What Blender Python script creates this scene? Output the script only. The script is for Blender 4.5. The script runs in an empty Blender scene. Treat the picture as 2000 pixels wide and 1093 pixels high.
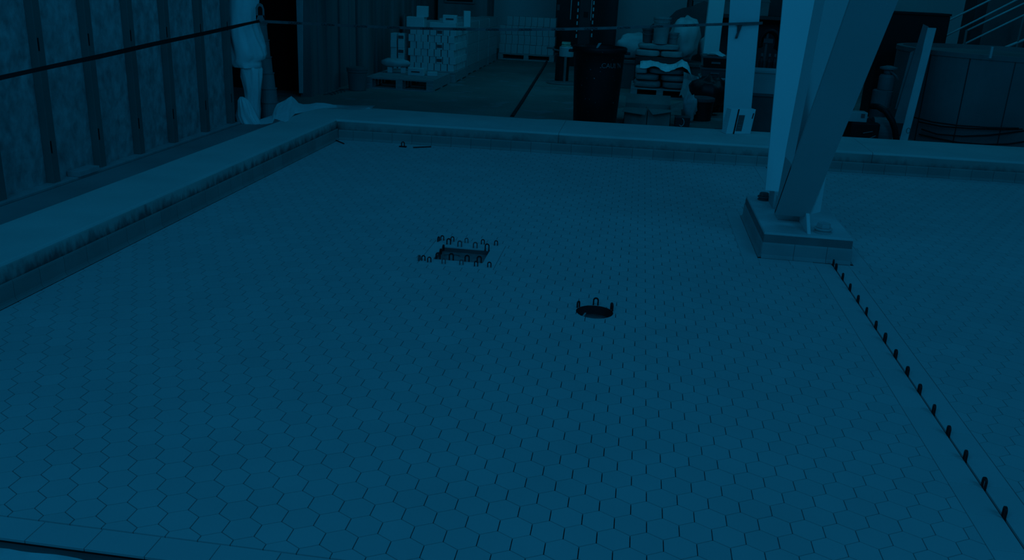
import bpy, math, random
from mathutils import Vector, Matrix, noise
random.seed(7)
SC = bpy.context.scene
COL = SC.collection
PI = math.pi

# ------------------------------------------------------------------ camera
FPX, YAW, PITCH, ROLL, H = 1713.179, -0.12633, 0.329, 0.04717, 1.6
cy, sy, cp, sp, cr, sr = math.cos(YAW), math.sin(YAW), math.cos(PITCH), math.sin(PITCH), math.cos(ROLL), math.sin(ROLL)
CF = Vector((sy*cp, cy*cp, -sp)); r0 = Vector((cy, -sy, 0)); u0 = r0.cross(CF)
CR = cr*r0 + sr*u0; CU = -sr*r0 + cr*u0
cam = bpy.data.cameras.new('camera'); cam.sensor_width = 36; cam.lens = FPX/2000*36; cam.clip_start = 0.05; cam.clip_end = 200
co = bpy.data.objects.new('camera', cam); COL.objects.link(co)
co.matrix_world = Matrix(((CR.x, CU.x, -CF.x, 0), (CR.y, CU.y, -CF.y, 0), (CR.z, CU.z, -CF.z, H), (0, 0, 0, 1)))
SC.camera = co

def ray(x, y): return CF + CR*((x-1000)/FPX) - CU*((y-546.5)/FPX)
def F(x, y, z=0.0):                       # point of the level z that shows at a pixel of the photograph
    d = ray(x, y); return Vector((0, 0, H)) + d*((z-H)/d.z)
def D(x, y, Y):                           # point at depth Y
    d = ray(x, y); return Vector((0, 0, H)) + d*(Y/d.y)

# ------------------------------------------------------------------ materials
MATS = {}
def mat(name, v, rough=0.6, var=0.12, scale=6.0, bump=0.0, bscale=60.0, metal=0.0, spec=0.4, tint=(1, 1, 1), island=0.0, alpha=1.0, stretch=(1, 1, 1), detail=4):
    if name in MATS: return MATS[name]
    m = bpy.data.materials.new(name); m.use_nodes = True; nt = m.node_tree; N = nt.nodes; L = nt.links
    b = N['Principled BSDF']; b.inputs['Roughness'].default_value = rough; b.inputs['Metallic'].default_value = metal
    b.inputs['Specular IOR Level'].default_value = spec
    tc = N.new('ShaderNodeTexCoord'); mp = N.new('ShaderNodeMapping'); mp.inputs['Scale'].default_value = stretch
    L.new(tc.outputs['Object'], mp.inputs['Vector'])
    nz = N.new('ShaderNodeTexNoise'); nz.inputs['Scale'].default_value = scale; nz.inputs['Detail'].default_value = detail
    L.new(mp.outputs['Vector'], nz.inputs['Vector'])
    mr = N.new('ShaderNodeMapRange'); mr.inputs['From Min'].default_value = 0.3; mr.inputs['From Max'].default_value = 0.7
    mr.inputs['To Min'].default_value = 1-var; mr.inputs['To Max'].default_value = 1+var; L.new(nz.outputs['Fac'], mr.inputs['Value'])
    val = mr.outputs['Result']
    if island:
        g = N.new('ShaderNodeNewGeometry'); m2 = N.new('ShaderNodeMapRange'); m2.inputs['To Min'].default_value = 1-island; m2.inputs['To Max'].default_value = 1+island
        L.new(g.outputs['Random Per Island'], m2.inputs['Value']); mu = N.new('ShaderNodeMath'); mu.operation = 'MULTIPLY'
        L.new(val, mu.inputs[0]); L.new(m2.outputs['Result'], mu.inputs[1]); val = mu.outputs[0]
    vm = N.new('ShaderNodeVectorMath'); vm.operation = 'SCALE'; vm.inputs[0].default_value = tuple(v*t for t in tint); L.new(val, vm.inputs['Scale'])
    L.new(vm.outputs['Vector'], b.inputs['Base Color'])
    if bump:
        n2 = N.new('ShaderNodeTexNoise'); n2.inputs['Scale'].default_value = bscale; n2.inputs['Detail'].default_value = 5
        L.new(mp.outputs['Vector'], n2.inputs['Vector'])
        bp = N.new('ShaderNodeBump'); bp.inputs['Strength'].default_value = bump; bp.inputs['Distance'].default_value = 0.01
        L.new(n2.outputs['Fac'], bp.inputs['Height']); L.new(bp.outputs['Normal'], b.inputs['Normal'])
    if alpha < 1: b.inputs['Alpha'].default_value = alpha
    MATS[name] = m; m['out'] = 1
    return m

def speckle(m, scale, thr, v, zlo=None, zhi=None, stretch=(1, 1, 1), soft=0.03):
    """real stains or spatter: a second colour where a noise passes a threshold (within a height band when given)"""
    nt = m.node_tree; N = nt.nodes; L = nt.links; b = N['Principled BSDF']; src = b.inputs['Base Color'].links[0].from_socket
    tc = N.new('ShaderNodeTexCoord'); mp = N.new('ShaderNodeMapping'); mp.inputs['Scale'].default_value = stretch; L.new(tc.outputs['Object'], mp.inputs['Vector'])
    nz = N.new('ShaderNodeTexNoise'); nz.inputs['Scale'].default_value = scale; nz.inputs['Detail'].default_value = 3; L.new(mp.outputs['Vector'], nz.inputs['Vector'])
    val = nz.outputs['Fac']
    if zlo is not None:
        se = N.new('ShaderNodeSeparateXYZ'); L.new(tc.outputs['Object'], se.inputs[0])
        zr = N.new('ShaderNodeMapRange'); zr.inputs['From Min'].default_value = zlo; zr.inputs['From Max'].default_value = zhi
        zr.inputs['To Min'].default_value = 0.2; zr.inputs['To Max'].default_value = -0.3; L.new(se.outputs['Z'], zr.inputs['Value'])
        ad = N.new('ShaderNodeMath'); ad.operation = 'ADD'; L.new(val, ad.inputs[0]); L.new(zr.outputs['Result'], ad.inputs[1]); val = ad.outputs[0]
    mr = N.new('ShaderNodeMapRange'); mr.inputs['From Min'].default_value = thr-soft; mr.inputs['From Max'].default_value = thr+soft; L.new(val, mr.inputs['Value'])
    mx = N.new('ShaderNodeMix'); mx.data_type = 'RGBA'; L.new(mr.outputs['Result'], mx.inputs['Factor'])
    L.new(src, mx.inputs['A']); mx.inputs['B'].default_value = (v, v, v, 1); L.new(mx.outputs['Result'], b.inputs['Base Color'])
    return m

TILE = mat('matte_tile', .57, .55, .035, 3, spec=.3, island=.035)
BORD = mat('border_tile', .57, .55, .03, 3, spec=.3, island=.03)
GROUT = mat('open_joint', .008, .9)
BAND = mat('curb_tile', .30, .45, .10, 4, spec=.35, island=.07, tint=(1, 1.04, 1))
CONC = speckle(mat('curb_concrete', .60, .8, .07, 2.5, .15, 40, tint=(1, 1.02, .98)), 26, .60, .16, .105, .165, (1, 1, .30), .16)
FACE = speckle(mat('shaded_curb_render', .40, .8, .12, 4, .2, 40, tint=(1, 1.04, .98)), 22, .52, .12, .105, .19, (1, 1, .45), .2)  # mortar-smeared render, darkened further to carry the shade of the upright face
FACEB = speckle(mat('shaded_back_render', .31, .8, .14, 4, .2, 40, tint=(1, 1.04, .98)), 16, .66, .16, .09, .19, (1, 1, .45), .2)  # far curb face: render tone with shade from overhead light put in
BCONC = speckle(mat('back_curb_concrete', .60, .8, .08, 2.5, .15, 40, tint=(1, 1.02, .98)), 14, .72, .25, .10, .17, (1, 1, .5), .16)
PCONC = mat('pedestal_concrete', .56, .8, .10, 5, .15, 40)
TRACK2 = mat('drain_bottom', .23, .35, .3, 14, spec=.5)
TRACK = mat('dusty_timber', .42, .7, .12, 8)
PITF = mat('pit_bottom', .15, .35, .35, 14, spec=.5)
SKIRT = mat('skirt_tile', .38, .45, .08, 4, spec=.35, island=.05)
PSIDE = mat('pedestal_side_shaded', .20, .8, .12, 9, .15, 40)  # pedestal concrete darkened to carry the shading of its upright faces
SLAB = speckle(mat('dusty_slab', .22, .7, .25, .9, .1, 20, tint=(1, 1.05, .95)), 3.0, .62, .28)
LSLAB = mat('pale_slab', .32, .8, .15, 1.5, .1, 20)
LIP = mat('rough_concrete', .66, .8, .15, 8, .3, 30)
INSUL = mat('mottled_insulation', .43, .6, .34, 13, .7, 22, stretch=(1, 1, .8), detail=6)
STUD = mat('grey_stud', .17, .5, .10, 3, spec=.3, tint=(1, 1.04, .98))
DARK = mat('deep_black', .012, .6, .2, 5, spec=.25)
BLACK = mat('black_plastic', .018, .4, .2, 5, spec=.35)
SHIM = mat('black_shim', .015, .5, .1, 5, spec=.3)
SHIMG = mat('grey_shim', .12, .5, .1, 5, spec=.3)
FILM = mat('milky_plastic_film', .84, .45, .06, 4, .12, 9, spec=.4)
FILM2 = mat('dull_plastic_film', .52, .45, .15, 4, .2, 12, spec=.4)
STEEL = mat('pale_paint', .78, .5, .03, 2, spec=.3)
STEELB = mat('pale_paint_shaded', .48, .55, .04, 2, spec=.3)  # same pale paint with the underside shade put into its tone
PLANK = mat('dark_sheeting', .20, .6, .35, 2.5, .1, 20, stretch=(1, 1, .15))
WHITEW = mat('white_wall', .80, .7, .06, .7)
WOOD = mat('pallet_wood', .36, .8, .2, 8, .1, 30, stretch=(1, 6, 6))
CART = mat('white_carton', .62, .65, .08, 3, island=.10)
CART2 = mat('wrapped_carton', .42, .4, .12, 3, spec=.5, island=.22)
PRINT = mat('dark_print', .10, .7, .2, 40)
CARDB = mat('brown_card', .24, .8, .15, 5, tint=(1, 1.05, .95))
SACK = mat('grey_sack', .30, .7, .15, 6, .15, 20)
BIN = speckle(mat('bin_black', .012, .45, .2, 5, spec=.3), 34, .735, .35, soft=.02)
BUCK = mat('grey_bucket', .17, .5, .1, 4)
GREYD = mat('dark_grey_plastic', .11, .5, .15, 4)
TOTE = mat('cloudy_tote', .46, .35, .1, 4, spec=.4)
TANK = mat('grey_drum', .165, .6, .2, 1.6, .05, 10)
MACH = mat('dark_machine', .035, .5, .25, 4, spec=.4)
MTL = mat('grey_fitting', .17, .5, .15, 5, spec=.4)
RAIL = mat('rail_steel', .5, .4, .08, 5, spec=.5)
TAPE = mat('barrier_tape', .10, .5, .2, 12)
TAPEL = mat('pale_barrier_tape', .15, .5, .25, 9)
INK = mat('tape_ink', .008, .7, .1)
WHITEP = mat('white_paint_mark', .40, .6, .2, 60)
CABLE = mat('black_cable', .012, .5, .1, spec=.3)
PAPER = mat('white_paper', .66, .7, .05, 5)
BOARD = mat('pale_board_edge', .60, .6, .08, 5)
GREYB = mat('grey_board', .17, .6, .15, 4)
DUCT = mat('grey_duct', .26, .5, .12, 6)
TEAL = mat('teal_wrap', .40, .35, .3, 20, tint=(1, 1.3, .95))

# ------------------------------------------------------------------ mesh building
class MB:
    def __init__(s): s.v = []; s.f = []
    def poly(s, pts):
        b = len(s.v); s.v += [Vector(p) for p in pts]; s.f.append(list(range(b, b+len(pts)))); return s
    def prism(s, pts, off):                          # polygon extruded by a vector, closed
        n = len(pts); b = len(s.v); off = Vector(off); s.v += [Vector(p) for p in pts] + [Vector(p)+off for p in pts]
        s.f.append([b+i for i in range(n)][::-1]); s.f.append([b+n+i for i in range(n)])
        for i in range(n): s.f.append([b+i, b+(i+1) % n, b+n+(i+1) % n, b+n+i])
        return s
    def box(s, x0, x1, y0, y1, z0, z1, rz=0.0, c=None):
        p = [Vector((x, y, z0)) for x, y in ((x0, y0), (x1, y0), (x1, y1), (x0, y1))]
        if rz:
            c = Vector(c) if c else Vector(((x0+x1)/2, (y0+y1)/2, 0)); R = Matrix.Rotation(rz, 3, 'Z'); p = [R @ (q-c)+c for q in p]
        return s.prism(p, (0, 0, z1-z0))
    def hexa(s, a, b):                               # two quads joined
        k = len(s.v); s.v += [Vector(p) for p in a] + [Vector(p) for p in b]
        s.f += [[k, k+3, k+2, k+1], [k+4, k+5, k+6, k+7]]
        for i in range(4): s.f.append([k+i, k+(i+1) % 4, k+4+(i+1) % 4, k+4+i])
        return s
    def loft(s, rings, cap=True, closed=True):
        n = len(rings[0]); b = len(s.v)
        for r in rings: s.v += [Vector(p) for p in r]
        for i in range(len(rings)-1):
            for j in range(n if closed else n-1):
                k = (j+1) % n; s.f.append([b+i*n+j, b+i*n+k, b+(i+1)*n+k, b+(i+1)*n+j])
        if cap and closed:
            s.f.append([b+j for j in range(n)][::-1]); s.f.append([b+(len(rings)-1)*n+j for j in range(n)])
        return s
    def lathe(s, prof, c=(0, 0, 0), n=28, cap=True, sx=1, sy_=1):
        return s.loft([[(c[0]+r*sx*math.cos(2*PI*j/n), c[1]+r*sy_*math.sin(2*PI*j/n), c[2]+z) for j in range(n)] for r, z in prof], cap)
    def tube(s, pts, r, n=8):
        pts = [Vector(p) for p in pts]; rings = []; up = None
        for i, p in enumerate(pts):
            t = (pts[min(i+1, len(pts)-1)]-pts[max(i-1, 0)]).normalized()
            a = up if up is not None and abs(up.dot(t)) < .95 else (Vector((0, 0, 1)) if abs(t.z) < .9 else Vector((1, 0, 0)))
            e = t.cross(a).normalized(); g = e.cross(t); up = g
            rr = r[i] if isinstance(r, (list, tuple)) else r
            rings.append([p+e*rr*math.cos(2*PI*j/n)+g*rr*math.sin(2*PI*j/n) for j in range(n)])
        return s.loft(rings)
    def build(s, name, m, parent=None, org=None, bevel=0, smooth=False, seg=2):
        me = bpy.data.meshes.new(name); o0 = Vector(org) if org is not None else Vector()
        if parent is not None:
            q = parent; o0 = Vector()
            while q is not None: o0 += q.location; q = q.parent
        me.from_pydata([tuple(p-o0) for p in s.v], [], s.f); me.validate(); me.update(); me.materials.append(m)
        import bmesh
        bm = bmesh.new(); bm.from_mesh(me); bmesh.ops.recalc_face_normals(bm, faces=bm.faces); bm.to_mesh(me); bm.free()
        if smooth: me.polygons.foreach_set('use_smooth', [True]*len(me.polygons))
        o = bpy.data.objects.new(name, me); COL.objects.link(o)
        if parent is not None: o.parent = parent
        elif org is not None: o.location = o0
        if bevel:
            b = o.modifiers.new('edge', 'BEVEL'); b.width = bevel; b.segments = seg; b.limit_method = 'ANGLE'; b.angle_limit = .6
        return o

def tag(o, label, cat, group=None, kind=None):
    o['label'] = label; o['category'] = cat
    if group: o['group'] = group
    if kind: o['kind'] = kind
    return o
def thing(name, label, cat, loc, group=None, rz=0, world=True):
    o = bpy.data.objects.new(name, None); COL.objects.link(o); o.location = loc; o.rotation_euler = (0, 0, rz); o.empty_display_size = .1
    if world: o['w'] = 1
    return tag(o, label, cat, group)
def struct(o, label=None, cat=None):
    o['kind'] = 'structure'
    if label: o['label'] = label; o['category'] = cat
    return o
def copy_tree(o, loc, rz, label=None):
    c = o.copy(); COL.objects.link(c); c.location = loc; c.rotation_euler = (0, 0, rz)
    if label: c['label'] = label
    for ch in o.children:
        d = ch.copy(); COL.objects.link(d); d.parent = c
    return c
def text_mesh(txt, size):
    cu = bpy.data.curves.new('lettering', 'FONT'); cu.body = txt; cu.size = size; cu.extrude = .0006; cu.align_x = 'CENTER'; cu.align_y = 'CENTER'
    o = bpy.data.objects.new('lettering', cu); COL.objects.link(o)
    dg = bpy.context.evaluated_depsgraph_get(); me = bpy.data.meshes.new_from_object(o.evaluated_get(dg))
    bpy.data.objects.remove(o); return me
def lettering(txt, size, m, parent, mw, warp=None, name='lettering'):
    me = text_mesh(txt, size); me.materials.clear(); me.materials.append(m)
    for v in me.vertices: v.co = (warp(v.co) if warp else mw @ v.co) - (parent.location if parent.get('w') else Vector())
    o = bpy.data.objects.new(name, me); COL.objects.link(o); o.parent = parent; return o

# ------------------------------------------------------------------ tile floor
def clip(p, a, b, c):            # keep a*x+b*y<=c
    out = []
    for i in range(len(p)):
        P, Q = p[i], p[(i+1) % len(p)]; d, e = a*P[0]+b*P[1]-c, a*Q[0]+b*Q[1]-c
        if d <= 0: out.append(P)
        if (d < 0 < e) or (e < 0 < d):
            t = d/(d-e); out.append((P[0]+t*(Q[0]-P[0]), P[1]+t*(Q[1]-P[1])))
    return out
def outside(p, planes):          # pieces of convex p outside the convex region planes (a,b,c)
    res = []
    for a, b, c in planes:
        q = clip(p, -a, -b, -c)
        if len(q) > 2: res.append(q)
        p = clip(p, a, b, c)
        if len(p) < 3: return res, True
    return res, False
def area(p): return abs(sum(p[i][0]*p[(i+1) % len(p)][1]-p[(i+1) % len(p)][0]*p[i][1] for i in range(len(p))))/2
W = .10106; GAP = .0032; TH = .010
BX, BY, BS = -2.93, 8.53, .0345                       # back tile band: y = BY + BS*(x-BX)
def rectp(x0, x1, y0, y1): return [(-1, 0, -x0), (1, 0, x1), (0, -1, -y0), (0, 1, y1)]
HX, HY, HR = -.104, 4.262, .096                       # round hole
circ = [(math.cos(k*PI/14), math.sin(k*PI/14), math.cos(k*PI/14)*HX+math.sin(k*PI/14)*HY+HR) for k in range(28)]
DR = (-1.178, -.722, 4.80, 5.305)                     # square drain surround
PED = (.770, 1.556, 5.405, 6.72)                      # pedestal with its border strip
def tiles(mb, x0, y0, bounds, holes):
    s = (W-GAP)/math.sqrt(3); xa = min(b[0] for b in bounds['x']); 
    for row in range(-12, 90):
        cyy = y0+row*W*math.sqrt(3)/2
        if cyy < bounds['y'][0]-.1 or cyy > bounds['y'][1]+.1: continue
        for k in range(-60, 60):
            cx = x0+(k+.5+(.5 if row % 2 else 0))*W
            if cx < bounds['x'][0][0]-.1 or cx > bounds['x'][0][1]+.1: continue
            p = [(cx+s*math.cos(PI/6+i*PI/3), cyy+s*math.sin(PI/6+i*PI/3)) for i in range(6)]
            for pl in bounds['planes']:
                p = clip(p, *pl)
                if len(p) < 3: break
            if len(p) < 3: continue
            ps = [p]
            for bb, pl in holes:
                if cx < bb[0]-.1 or cx > bb[1]+.1 or cyy < bb[2]-.1 or cyy > bb[3]+.1: continue
                nps = []
                for q in ps:
                    hit = q
                    for a, b, c in pl:
                        hit = clip(hit, a, b, c)
                        if len(hit) < 3: break
                    if len(hit) < 3: nps.append(q)
                    else: nps += outside(q, pl)[0]
                ps = nps
            for q in ps:
                if area(q) < 2e-5: continue
                dz = random.uniform(-.0003, .0003)
                n = len(q); b = len(mb.v); mb.v += [Vector((x, y, dz)) for x, y in q]+[Vector((x, y, -TH)) for x, y in q]
                mb.f.append(list(range(b, b+n)))
                for i in range(n): mb.f.append([b+i, b+n+i, b+n+(i+1) % n, b+(i+1) % n])
back_plane = (-BS, 1, BY-BS*BX-.021)
m = MB()
tiles(m, .1064, 2.4845, dict(x=[(-2.92, 1.21)], y=(2.05, 8.75), planes=[(-1, 0, 2.900), (1, 0, 1.2075), (0, -1, -2.0525), back_plane]),
      [((HX-HR, HX+HR, HY-HR, HY+HR), circ), (DR, rectp(*DR)), (PED, rectp(*PED))])
tiles(m, 1.516-.0, 3.181, dict(x=[(1.42, 4.7)], y=(2.0, 8.9), planes=[(-1, 0, -1.4275), (1, 0, 4.7), (0, -1, -2.0), back_plane]), [(PED, rectp(*PED))])
hexf = struct(m.build('basin_floor', TILE), 'pale blue-grey hexagonal mosaic tile floor of the shallow basin, edges still open', 'tiled floor')
bed = MB().box(-2.95, -1.108, 1.953, 8.9, -.03, -TH).box(-.80, HX-HR, 1.953, 8.9, -.03, -TH).box(HX+HR, 4.75, 1.953, 8.9, -.03, -TH)
bed.box(-1.108, -.80, 1.953, 4.905, -.03, -TH).box(-1.108, -.80, 5.19, 8.9, -.03, -TH).box(HX-HR, HX+HR, 1.953, HY-HR, -.03, -TH).box(HX-HR, HX+HR, HY+HR, 8.9, -.03, -TH)
bo = bed.build('joint_bed', GROUT, hexf)
def strip(mb, x0, x1, y0, y1, along, step, start, g=.0022):
    t = (y0 if along == 'y' else x0); e = (y1 if along == 'y' else x1); cuts = [t]; c = start
    while c < e:
        if c > t+.02: cuts.append(c)
        c += step
    cuts.append(e)
    for a, b in zip(cuts, cuts[1:]):
        if along == 'y': mb.box(x0, x1, a+g/2, b-g/2, -TH, random.uniform(-.0002, .0003))
        else: mb.box(a+g/2, b-g/2, y0, y1, -TH, random.uniform(-.0002, .0003))
m = MB()
strip(m, 1.2105, 1.3210, 2.0, 5.5, 'y', .1975, 2.697-.1975*4)
strip(m, 1.3300, 1.4245, 2.0, 5.5, 'y', .1975, 2.697-.1975*4)
strip(m, 1.2105, 1.3210, 6.722, 8.72, 'y', .1975, 6.8)
strip(m, 1.3300, 1.4245, 6.722, 8.72, 'y', .1975, 6.8)
strip(m, .772, .868, 5.41, 6.72, 'y', .2, 5.51)
strip(m, 1.459, 1.554, 5.503, 6.72, 'y', .2, 5.51)
strip(m, .868, 1.2105, 5.41, 5.503, 'x', .2, .86)
strip(m, 1.4245, 1.554, 5.41, 5.503, 'x', .2, 1.554)
strip(m, .868, 1.459, 6.612, 6.72, 'x', .2, .86)
strip(m, -2.900, 1.2075, 1.953, 2.047, 'x', .185, -1.637-.185*7)
m.build('border_tile', BORD, hexf, bevel=.0008, seg=1)

# hall floor around the basin
m = MB().box(-5.6, -2.95, -3, 9.5, -.15, 0).box(-5.6, 9, 8.9, 24, -.15, 0).box(4.75, 9, -3, 8.9, -.15, 0)
struct(m.build('floor', SLAB))
edge = [(-2.95+i*.035, 1.912+.012*noise.noise(Vector((i*.35, 0, 0)))+.006*noise.noise(Vector((i*1.3, 4, 0)))) for i in range(221)]
struct(MB().prism([(-2.95, -3, -.15)]+[(4.75, -3, -.15)]+[(x, y, -.15) for x, y in edge[::-1]], (0, 0, .148)).build('trim_1', LIP), 'rough pale concrete edge at the foot of the front tile strip', 'concrete edge')
struct(MB().box(-2.95, 4.75, 1.88, 1.96, -.15, -.016).build('trim_2', GREYD))
struct(MB().box(-4.165, -4.150, 0, 9.4, 0, .001).build('trim_4', DARK))
struct(MB().box(-4.150, -3.40, 0, 9.4, 0.0, .006).build('trim_3', LSLAB), 'smooth floor strip between the left curb and the stud wall', 'floor strip')

# ------------------------------------------------------------------ curbs
def band_profile(t, h):          # (outward, z): cove at the foot, bullnose at the top
    return [(-t, 0), (.015, 0), (.010, .004), (.004, .011), (0, .022), (0, h-.012), (-.0015, h-.005), (-.005, h), (-t, h)]
def band(mb, p0, d, nrm, length, h, step, start=0.0, g=.0025):
    d = Vector(d).normalized(); nrm = Vector(nrm); s = start
    while s < length:
        a = max(s+g/2, 0); b = min(s+step-g/2, length)
        if b > a:
            mb.prism([Vector(p0)+d*a+nrm*o+Vector((0, 0, z)) for o, z in band_profile(.012, h)], d*(b-a))
        s += step
lc = MB(); 
# left curb: inner edge a little rounded and wavy
rings = []
for i in range(60):
    y = 1.2+(9.3-1.2)*i/59
    w = .004*noise.noise(Vector((y*2, 0, 0)))
    rings.append([(-3.40+w, y, 0), (-2.940, y, 0), (-2.940, y, .10), (-2.940, y, .125), (-2.938+w, y, .188), (-2.943+w, y, .197), (-2.955+w, y, .2), (-3.39+w, y, .2), (-3.40+w, y, .194)])
lc.loft(rings)
lcurb = struct(lc.build('curb_left', CONC), 'wide pale concrete curb along the left side of the basin with dark mortar smears', 'curb')
fr_ = MB(); rings = []
for i in range(60):
    y = 1.2+(8.53-1.2)*i/59; w = .003*noise.noise(Vector((y*3, 2, 0)))
    rings.append([(-2.945, y, .09), (-2.929, y, .09), (-2.930+w, y, .12), (-2.932+w, y, .180), (-2.940+w, y, .188), (-2.945, y, .188)])
fr_.loft(rings).build('shaded_render', FACE, lcurb, smooth=True)
m = MB(); band(m, (-2.921, 1.953, 0), (0, 1, 0), (1, 0, 0), 6.58, .108, .2, -.077)
m.build('tile_band', BAND, lcurb)
bd = Vector((1, BS, 0)).normalized(); bn = Vector((BS, -1, 0)).normalized()
bc = MB()
def bp(x, off): return Vector((x, BY+BS*(x-BX)+off, 0))
for xa, xb in ((-2.955, -.702), (-.698, 2.30), (2.304, 5.0)):
    rings = []
    for i in range(16):
        x = xa+(xb-xa)*i/15
        w = .005*noise.noise(Vector((x*1.7, 5, 0)))
        oy = lambda o: BY+BS*(x-BX)+o
        ye = max(9.40+.045*(x+2.9) if x > -1 else 9.43, 9.36)
        rings.append([(x, ye+w, 0), (x, oy(.012), 0), (x, oy(.012), .09), (x, oy(.012), .11), (x, oy(.011)+w*.4, .178), (x, oy(.014)+w*.4, .190), (x, oy(.024)+w*.4, .197), (x, ye-.01+w, .2), (x, ye+w, .192)])
    bc.loft(rings)
fb_ = MB()
for xa, xb in ((-2.93, -.702), (-.698, 2.30), (2.304, 5.0)):
    rings = []
    for i in range(16):
        x = xa+(xb-xa)*i/15; w = .003*noise.noise(Vector((x*3, 8, 0))); o_ = BY+BS*(x-BX)
        rings.append([(x, o_+.016, .085), (x, o_+.006, .085), (x, o_+.005+w, .11), (x, o_+.007+w, .172), (x, o_+.014, .182), (x, o_+.02, .182)])
    fb_.loft(rings)
bcurb = struct(bc.build('curb_back', BCONC), 'broad pale concrete curb across the far side of the basin', 'curb')
fb_.build('shaded_render', FACEB, bcurb, smooth=True)
m = MB(); band(m, Vector((BX+.015, BY+BS*.015, 0)), bd, bn, 7.6, .097, .2, -.05)
m.build('tile_band', BAND, bcurb)

# ------------------------------------------------------------------ left wall with studs
wl = struct(MB().box(-4.40, -4.262, -1.5, 9.0, 0, 4.6).build('wall_left', INSUL), 'stud wall filled with mottled blue insulation along the left side', 'wall')
MB().box(-4.262, -4.165, -1.5, 9.0, 0.0, .022).build('bottom_track', TRACK, wl, bevel=.003)
for y in (4.72, 5.31, 5.90, 6.50, 7.09, 7.68, 8.32, 8.90):
    # C-section: web, two returns
    s = MB().box(-4.262, -4.200, y-.040, y+.040, .02, 4.5)
    st = s.build('stud', STUD, wl, bevel=.004)
    sl = MB()
    for z in (.29, 1.02): sl.box(-4.2005, -4.1985, y-.030, y-.016, z-.045, z+.045)
    sl.build('punched_slot', DARK, st)
# door gap in the left wall: unlit room behind, its shade painted on as black
struct(MB().box(-7.4, -7.3, 8.8, 12.0, 0, 3.2).box(-7.4, -4.4, 8.7, 8.8, 0, 3.2).box(-7.4, -4.4, 11.9, 12.0, 0, 3.2).box(-7.4, -4.4, 8.7, 12, 3.1, 3.2).build('wall_side_room', DARK))
struct(MB().box(-7.4, -5.6, 8.7, 12.0, -.1, 0).build('floor_side_room', DARK))
# dark ribbed sheeting wall beyond the doorway
pts = [(-4.42, 11.42)]
y = 11.42; k = 0
while y < 17.6:
    w = random.uniform(.10, .20); d = random.choice((.0, .02, .045))
    pts += [(-4.24-d, y), (-4.24-d, y+w)]; y += w
pts.append((-4.42, y))
ws = struct(MB().prism([(a, b, 0) for a, b in pts], (0, 0, 3.4)).build('wall_left_sheeting', PLANK), 'dark wall of upright ribbed sheets beyond the doorway', 'wall')
ja = D(588, 0, 11.38); jb = D(587, 186, 11.38)
MB().hexa([D(581, 0, 11.36)+Vector((-.02, 0, .0)), D(592, 0, 11.36), D(592, 0, 11.44), D(581, 0, 11.44)],
          [D(584, 182, 11.36), D(592, 182, 11.36), D(592, 182, 11.44), D(584, 182, 11.44)]).build('door_jamb', BOARD, ws, bevel=.004)
tag(MB().box(-4.185, -4.15, 15.85, 16.35, .0, .95).build('leaning_board', GREYB, org=(-4.17, 16.1, 0), bevel=.004), 'narrow pale board standing against the dark sheeting left of the cartons', 'board')

# far wall, ceiling, right wall
struct(MB().box(-4.4, 9, 22.0, 22.15, 0, 4.8).build('wall_back', WHITEW), 'plain pale wall at the far end of the hall', 'wall')
struct(MB().box(9, 9.15, -3, 22.1, 0, 4.8).build('wall_right', WHITEW))
struct(MB().box(-4.42, -4.3, 17.6, 22.0, 0, 4.8).build('wall_left_far', PLANK))
struct(MB().box(-4.4, 9.1, 9.2, 22.1, 4.8, 4.9).build('ceiling', PLANK))

# ------------------------------------------------------------------ pedestal and V column
ped = thing('column_pedestal', 'low tile-skirted concrete pedestal under the leaning steel column', 'pedestal', (1.16, 6.05, 0))
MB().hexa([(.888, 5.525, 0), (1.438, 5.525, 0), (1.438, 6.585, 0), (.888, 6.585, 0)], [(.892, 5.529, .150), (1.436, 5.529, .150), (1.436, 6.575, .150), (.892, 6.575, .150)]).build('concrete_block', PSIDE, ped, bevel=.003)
MB().hexa([(.890, 5.527, .150), (1.437, 5.527, .150), (1.437, 6.577, .150), (.890, 6.577, .150)], [(.893, 5.530, .166), (1.435, 5.530, .166), (1.435, 6.574, .166), (.893, 6.574, .166)]).build('lit_top', PCONC, ped, bevel=.004)  # top of the same concrete, split off to keep it lighter
m = MB()
band(m, (.888, 5.522, 0), (1, 0, 0), (0, -1, 0), .55, .100, .2, 0)
band(m, (1.438, 6.588, 0), (-1, 0, 0), (0, 1, 0), .55, .100, .2, 0)
band(m, (.885, 6.585, 0), (0, -1, 0), (-1, 0, 0), 1.06, .100, .2, 0)
band(m, (1.441, 5.525, 0), (0, 1, 0), (1, 0, 0), 1.06, .100, .2, 0)
m.build('tile_skirt', SKIRT, ped)
col = thing('steel_column', 'pale painted steel column with two leaning members meeting on the tile-skirted pedestal', 'column', (1.08, 6.0, .166)); col['kind'] = 'thing'
XL, XR = .972, 1.187
def yb(z): return 5.725-.885*(z-.235)          # front face of the member that leans to the camera
def member(prof, name, m, x0=XL, x1=XR, bev=.003):
    return MB().prism([(x0, y, z) for y, z in prof], (x1-x0, 0, 0)).build(name, m, col, bevel=bev)
T = .024; n_ = (.66, .75)                        # thickness direction up and back
ZT = 3.2
member([(yb(.235), .235), (yb(ZT), ZT), (yb(ZT)+.032, ZT), (yb(.235)+.032, .235)], 'front_flange', STEELB)
member([(yb(.235)+.033, .235), (yb(ZT)+.033, ZT), (yb(ZT)+.17, ZT), (yb(.235)+.17, .33)], 'leaning_web', STEELB, 1.068, 1.092)
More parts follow.
